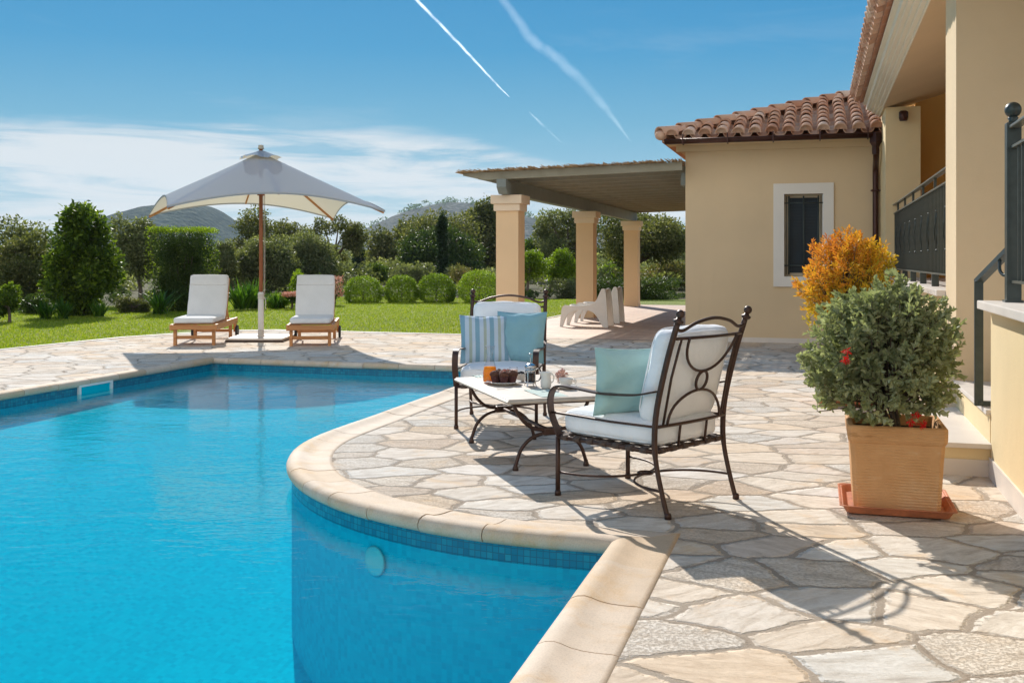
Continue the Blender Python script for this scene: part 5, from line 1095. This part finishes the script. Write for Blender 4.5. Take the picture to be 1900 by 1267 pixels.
def agap(label, x, y, s, seed, n=70):
    global rng; rng = np.random.default_rng(seed); X, Y = G(x, y); t = thing('agapanthus', label, 'plant', (X, Y, 0), 0, 'strap-leaved clumps in the flower bed')
    K = 6; V = []; F = []; rn = []
    for i in range(n):
        a = rng.uniform(0, 2*PI); L = s*rng.uniform(.6, 1.1); w_ = .022*s/.7*rng.uniform(.8, 1.3); out = rng.uniform(.25, .85); dx, dy = math.cos(a), math.sin(a); o = rng.normal(0, .09, 2)*s
        b = len(V)
        for k in range(K):
            f = k/(K-1); r = L*out*f; z = L*(1.25*f-.75*out*f*f*1.1); ww = w_*(1-f**2.5)+.001
            V += [(X+o[0]+dx*r-dy*ww, Y+o[1]+dy*r+dx*ww, max(.01, z)), (X+o[0]+dx*r+dy*ww, Y+o[1]+dy*r-dx*ww, max(.01, z))]
        rn += [rng.uniform(0, 1)]*(2*K); F += [(b+2*k, b+2*k+1, b+2*k+3, b+2*k+2) for k in range(K-1)]
    BASE[t.name] = Vector((X, Y, 0)); arr_mesh('leaves', V, F, LM['strap'], t, rn)
for i, (x, y, s, l) in enumerate(((297, 583, .75, 'strap-leaved clump in front of the clipped hedge block'), (338, 575, .75, 'strap-leaved clump just left of the left lounger'), (362, 571, .85, 'strap-leaved clump behind the left lounger backrest'), (120, 592, .5, 'small strap-leaved clump at the foot of the dense tree'), (445, 574, .85, 'strap-leaved clump right of the left lounger'), (470, 573, .85, 'strap-leaved clump just left of the umbrella pole'), (510, 572, .5, 'short strap-leaved clump right of the umbrella pole'), (185, 588, .45, 'small strap-leaved clump between the dense tree and the low shrub'), (835, 560, .6, 'pale strap-leaved clump between the third and fourth round bushes'), (86, 592, .5, 'strap-leaved clump between the small shrub and the dense tree'))):
    agap(l, x, y, s, 60+i)
# scrub and far woods: stuff
def inlawn(X, Y):
    v = ct*X+st*Y; u = -st*X+ct*Y; e = np.interp(v, [-60, -24, -19.5, -17, -12, -7, -2, 6], [17, 20.5, 22, 27.5, 31, 33.6, 34.4, 33.2]); return u < e+.3
def wood(name, label, n, Y0, Y1, ax0, ax1, hmin, hmax, leaf, per, mt, seed):
    global rng; rng = np.random.default_rng(seed); Y = Y0+(Y1-Y0)*rng.uniform(0, 1, n); X = Y*rng.uniform(ax0, ax1, n); h = rng.uniform(hmin, hmax, n)
    if hmax > 5: h = np.minimum(h, 1.2+Y*rng.uniform(.008, .0135, n))
    k_ = ~inlawn(X, Y); X, Y, h = X[k_], Y[k_], h[k_]; n = len(X)
    C = np.stack([X, Y, h*.5], 1); Rd = np.stack([h*.62*rng.uniform(.8, 1.5, n), h*.6, h*.5], 1); P, D, idx = fromclumps(C, Rd, n*per, .5); P[:, 2] = np.maximum(P[:, 2], 0)
    N_ = len(P); rn = rng.uniform(.1, .6, n)[idx]+rng.uniform(0, .5, N_); s = leaf*rng.uniform(.6, 1.3, N_)
    o = leafmesh(name, P, D+rdir(N_), rdir(N_)+np.array([0, 0, .5]), s, s*.6, mt, None, rn); tag(o, label, 'woodland' if name == 'woodland' else 'scrub', kind='stuff')
wood('woodland', 'distant belt of olive trees and woods below the hills', 400, 95, 420, -1.05, .42, 3, 7.5, .5, 620, LM['olive'], 70)
wood('scrub', 'low scrub and dry bushes between the garden and the far woods', 560, 40, 95, -1.05, .36, .5, 1.45, .15, 430, LM['olive'], 71)
wood('ground_cover', 'low leafy ground cover in the bed beyond the lawn', 420, 24, 40, -.60, .22, .08, .26, .06, 150, LM['hedge'], 72)
# ---------------- hills
def hill(name, crest, Y0, wd, mt, seed, nx=220, ny=70):
    xs = np.linspace(crest[0][0], crest[-1][0], nx); zs = np.interp(xs, [c[0] for c in crest], [c[1] for c in crest]); zs = np.convolve(np.pad(zs, 6, 'edge'), np.ones(13)/13, 'valid')
    t = np.linspace(-1, 1, ny); g = np.exp(-(t*1.9)**2)-math.exp(-3.61); g /= g.max(); r_ = np.random.default_rng(seed)
    X = ((xs-950)/1900*Y0)[None, :]*np.ones((ny, 1)); Y = Y0+t[:, None]*wd+0*X; H = ((482-zs)*Y0/1900+CAMH)[None, :]*g[:, None]
    nz = 0
    for k in range(9): f = .006*1.7**k; a, b, c, d = r_.uniform(0, 6.28, 4); nz = nz+np.sin(X*f*math.cos(a)+Y*f*math.sin(a)+b+1.5*np.sin(Y*f*.7+c))*np.cos(Y*f*math.cos(d)-X*f*math.sin(d))*(7.0*.6**k)
    Z = H*(1+.0*nz)+nz*g[:, None]*np.minimum(1, H/25)*.8-2*(1-g[:, None])-1
    V = np.stack([X, Y, Z], 2).reshape(-1, 3); i, j = np.meshgrid(np.arange(nx-1), np.arange(ny-1)); b = (j*nx+i).ravel()[:, None]; o = arr_mesh(name, V, b+np.array([0, 1, nx+1, nx]), mt, None, None, True); o['kind'] = 'structure'; return X, Y, Z
hl = hill('hills', [(60, 482), (150, 468), (205, 425), (250, 404), (300, 392), (345, 386), (385, 390), (420, 412), (450, 436), (500, 462), (600, 482)], 1150, 420, m_hill('hill_scrub', (.018, .045, .048), (.045, .075, .062), (.10, .125, .09), .10), 3)  # bluish stops: distance haze is put into the scrub colour
hr = hill('hills', [(480, 482), (580, 474), (650, 448), (700, 418), (760, 392), (830, 377), (900, 382), (960, 394), (1010, 410), (1100, 424), (1250, 446), (1450, 476), (1600, 482)], 1500, 520, m_hill('hill_dry', (.035, .055, .045), (.12, .12, .10), (.24, .22, .19), .09), 4)
# trees along the ridge
rng = np.random.default_rng(8); X, Y, Z = hr; C = []; Rd = []
for i in range(160):
    j = int(rng.integers(30, 42)); k = int(rng.integers(25, 190)); s = rng.uniform(3, 7); C.append((X[j, k], Y[j, k], Z[j, k]+s*.4)); Rd.append((s*1.2, s*1.2, s*.8))
P, D, idx = fromclumps(C, Rd, 9000, .5); o = leafmesh('ridge_trees', P, D, rdir(9000), 2.2, 1.8, LM['dense'], None, rng.uniform(0, .7, 9000)); tag(o, 'scattered dark trees on the crest of the right-hand hill', 'woodland', kind='stuff')

# ---------------- near shrubs with twigs
def twigshrub(name, label, cat, c, rad, ntw, nl, L, W, mt, leanf, rfun, stem, stemz, seed, extra=[], core=None):
    global rng; rng = np.random.default_rng(seed); c = np.array(c); rad = np.array(rad)
    t = thing(name, label, cat, stem, 0, base=stem); d = rdir(ntw); d[:, 2] = np.where(d[:, 2] < -.75, -d[:, 2], d[:, 2])
    lob = 1+.13*np.sin(d[:, 0]*5+1)*np.cos(d[:, 2]*6)+.10*np.sin(d[:, 1]*9+d[:, 2]*7); r = np.where(rng.uniform(0, 1, ntw) < .62, rng.uniform(.86, 1.02, ntw), rng.uniform(.45, .9, ntw))
    r = r*np.where(rng.uniform(0, 1, ntw) < .07, rng.uniform(1.05, 1.16, ntw), 1.0); tip = c+d*rad*(r*lob)[:, None]; tl = rng.uniform(.10, .2, ntw)*(rad[0]/.43)
    for e in extra: tip = np.vstack([tip, e[:3]]); d = np.vstack([d, unit(np.array([[e[3], e[4], e[5]]]))]); tl = np.append(tl, .22)
    ax = unit(d*.7+rng.normal(0, .35, d.shape)+np.array([0, 0, leanf])); n = len(tip)
    f = np.tile(np.linspace(0, 1, nl), n); I_ = np.repeat(np.arange(n), nl); k = len(I_)
    P = tip[I_]-ax[I_]*(tl[I_]*(1-f))[:, None]
    ang = f*nl*2.4+np.repeat(rng.uniform(0, 6.28, n), nl); u1 = unit(np.cross(ax, rdir(n))); u2 = np.cross(ax, u1)
    side = u1[I_]*np.cos(ang)[:, None]+u2[I_]*np.sin(ang)[:, None]
    D = side*(1.05-.55*f)[:, None]+ax[I_]*(.35+.7*f)[:, None]+rng.normal(0, .18, (k, 3)); Nn = ax[I_]*1.0-side*.4+rng.normal(0, .15, (k, 3))
    s = rng.uniform(.65, 1.15, k)*(1-.25*(f > .9))
    leafmesh('leaves', P, D, Nn, L*s, W*s, mt, t, rfun(P, rng.uniform(0, 1, k), np.repeat(rng.uniform(0, 1, n), nl)), True)
    mb = MB(); sx = Vector((stem[0], stem[1], stemz))
    hub = Vector((c[0], c[1], stemz+(c[2]-stemz)*.35))
    for q in range(4): mb.tube(sm_([sx+Vector((.03*math.cos(q*1.6), .03*math.sin(q*1.6), -.03)), hub.lerp(sx, .5)+Vector((.04*math.cos(q*1.6), .04*math.sin(q*1.6), 0)), hub+Vector((.12*rad[0]*math.cos(q*1.6), .12*rad[1]*math.sin(q*1.6), 0))], 3), .012, 6)
    for q in range(0, n, 2):
        a = Vector(tip[q]-ax[q]*tl[q]); m1 = hub.lerp(a, .5)+Vector(rng.normal(0, .02, 3)); mb.tube([hub, m1, a, Vector(tip[q])], [.006, .004, .0025, .0012], 4)
    mb.build('stems', M['bark'], t); return t
sc_ = W_(1642, 664, 5.40)
gs = twigshrub('grey_green_shrub', 'dense rounded grey-green shrub with a few red flowers in the front planter', 'shrub', (sc_[0], 5.40, sc_[2]), (.40, .40, .385), 620, 15, .044, .025, LM['grey'], .3,
    lambda P, a, b: a*.55+b*.3+.1, (2.015, 5.40, .40), .40, 200, [tuple(W_(1775, 618, 5.3))+(1, -.2, .35), tuple(W_(1788, 596, 5.3))+(1, -.1, .6), tuple(W_(1760, 690, 5.3))+(1, -.2, 0), tuple(W_(1622, 520, 5.4))+(-.1, 0, 1), tuple(W_(1700, 535, 5.4))+(.3, 0, 1), tuple(W_(1492, 640, 5.4))+(-1, 0, .4), tuple(W_(1500, 690, 5.4))+(-1, -.1, .1), tuple(W_(1745, 560, 5.3))+(.8, 0, .7)])
rng = np.random.default_rng(11)
for x, y, Yd in ((1571, 652, 5.02), (1568, 668, 5.0), (1690, 783, 5.02), (1712, 786, 5.04), (1700, 770, 5.06)):
    p = W_(x, y, Yd); n = 34; d = rdir(n)+np.array([0, -.4, -.2]); leafmesh('flower', np.repeat(p[None], n, 0)+rng.normal(0, .006, (n, 3)), d, rdir(n), .026, .005, LM['red'], gs, rng.uniform(0, 1, n))
yc = W_(1573, 522, 9.3)
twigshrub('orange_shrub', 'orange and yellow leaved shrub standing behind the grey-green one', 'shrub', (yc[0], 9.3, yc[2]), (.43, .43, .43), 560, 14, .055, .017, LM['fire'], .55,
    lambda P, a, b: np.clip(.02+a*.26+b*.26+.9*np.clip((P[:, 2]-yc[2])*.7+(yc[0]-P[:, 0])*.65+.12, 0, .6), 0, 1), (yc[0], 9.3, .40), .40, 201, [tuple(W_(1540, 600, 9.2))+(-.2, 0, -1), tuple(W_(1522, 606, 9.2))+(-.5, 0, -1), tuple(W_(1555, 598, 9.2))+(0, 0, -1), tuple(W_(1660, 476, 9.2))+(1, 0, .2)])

# ---------------- contrails: long thin vapour ribbons high beyond the hills
def contrail(label, pts, Y, wpx, dens, seed):
    mb = MB(); P = [Vector(W_(x, y, Y)) for x, y, w_ in pts]; Wd = [w_*Y/1900 for x, y, w_ in pts]
    pp = []; n = 40; r_ = random.Random(seed)
    P2 = sm_(P, n//(len(P)-1)); m = len(P2); rs = [np.interp(i/(m-1)*(len(P)-1), range(len(P)), Wd)*.5 for i in range(m)]
    P2 = [p+Vector((r_.gauss(0, 1), 0, r_.gauss(0, 1)))*rs[i]*.12 for i, p in enumerate(P2)]
    mb.tube(P2, rs, 12, False)
    m_ = NT('vapour'); lw = m_.N('ShaderNodeLayerWeight'); lw.inputs[0].default_value = .5; f = m_.math('SUBTRACT', 1, lw.outputs['Facing']); f = m_.math('POWER', f, 2.6)
    c = m_.co(); nn = m_.mr(m_.noise(c, .004, 8, .7, .6), .30, .62); a = m_.math('MULTIPLY', m_.math('MULTIPLY', f, nn), dens, clamp=True)
    d = m_.N('ShaderNodeBsdfTranslucent'); d.inputs[0].default_value = (1, 1, 1, 1); d2 = m_.N('ShaderNodeBsdfDiffuse'); d2.inputs[0].default_value = (1, 1, 1, 1); ad = m_.N('ShaderNodeAddShader'); m_.L(d.outputs[0], ad.inputs[0]); m_.L(d2.outputs[0], ad.inputs[1])
    tr = m_.N('ShaderNodeBsdfTransparent'); mx = m_.N('ShaderNodeMixShader'); m_.L(a, mx.inputs[0]); m_.L(tr.outputs[0], mx.inputs[1]); m_.L(ad.outputs[0], mx.inputs[2]); m_.L(mx.outputs[0], m_.out.inputs[0])
    o = mb.build('contrail', m_.m); tag(o, label, 'contrail', 'contrails in the blue sky'); return o
contrail('sharp white contrail running down from the top middle of the sky', [(700, -70, 9), (772, 0, 8), (850, 80, 7), (920, 155, 4.5), (945, 180, 1)], 6000, 0, .26, 1)
contrail('short faint contrail fragment above the pergola corner', [(982, 208, 1), (1010, 235, 8), (1045, 268, 1)], 6000, 0, .07, 2)
contrail('wide soft contrail curving down to the right of the sharp one', [(880, -70, 26), (935, 0, 20), (990, 75, 26), (1050, 120, 26), (1110, 185, 22), (1170, 262, 2)], 6000, 0, .045, 3)

# ---------------- haze round the whole scene
hz = NT('haze'); hv = hz.N('ShaderNodeVolumePrincipled'); hv.inputs['Color'].default_value = (.66, .84, 1, 1); hv.inputs['Density'].default_value = .00012; hv.inputs['Anisotropy'].default_value = .2
hz.L(hv.outputs[0], hz.out.inputs['Volume'])
tag(MB().box(-2100, 2100, -2100, 2100, -3.5, 160).build('haze', hz.m), 'thin blue haze between the garden and the hills', 'haze', kind='stuff')
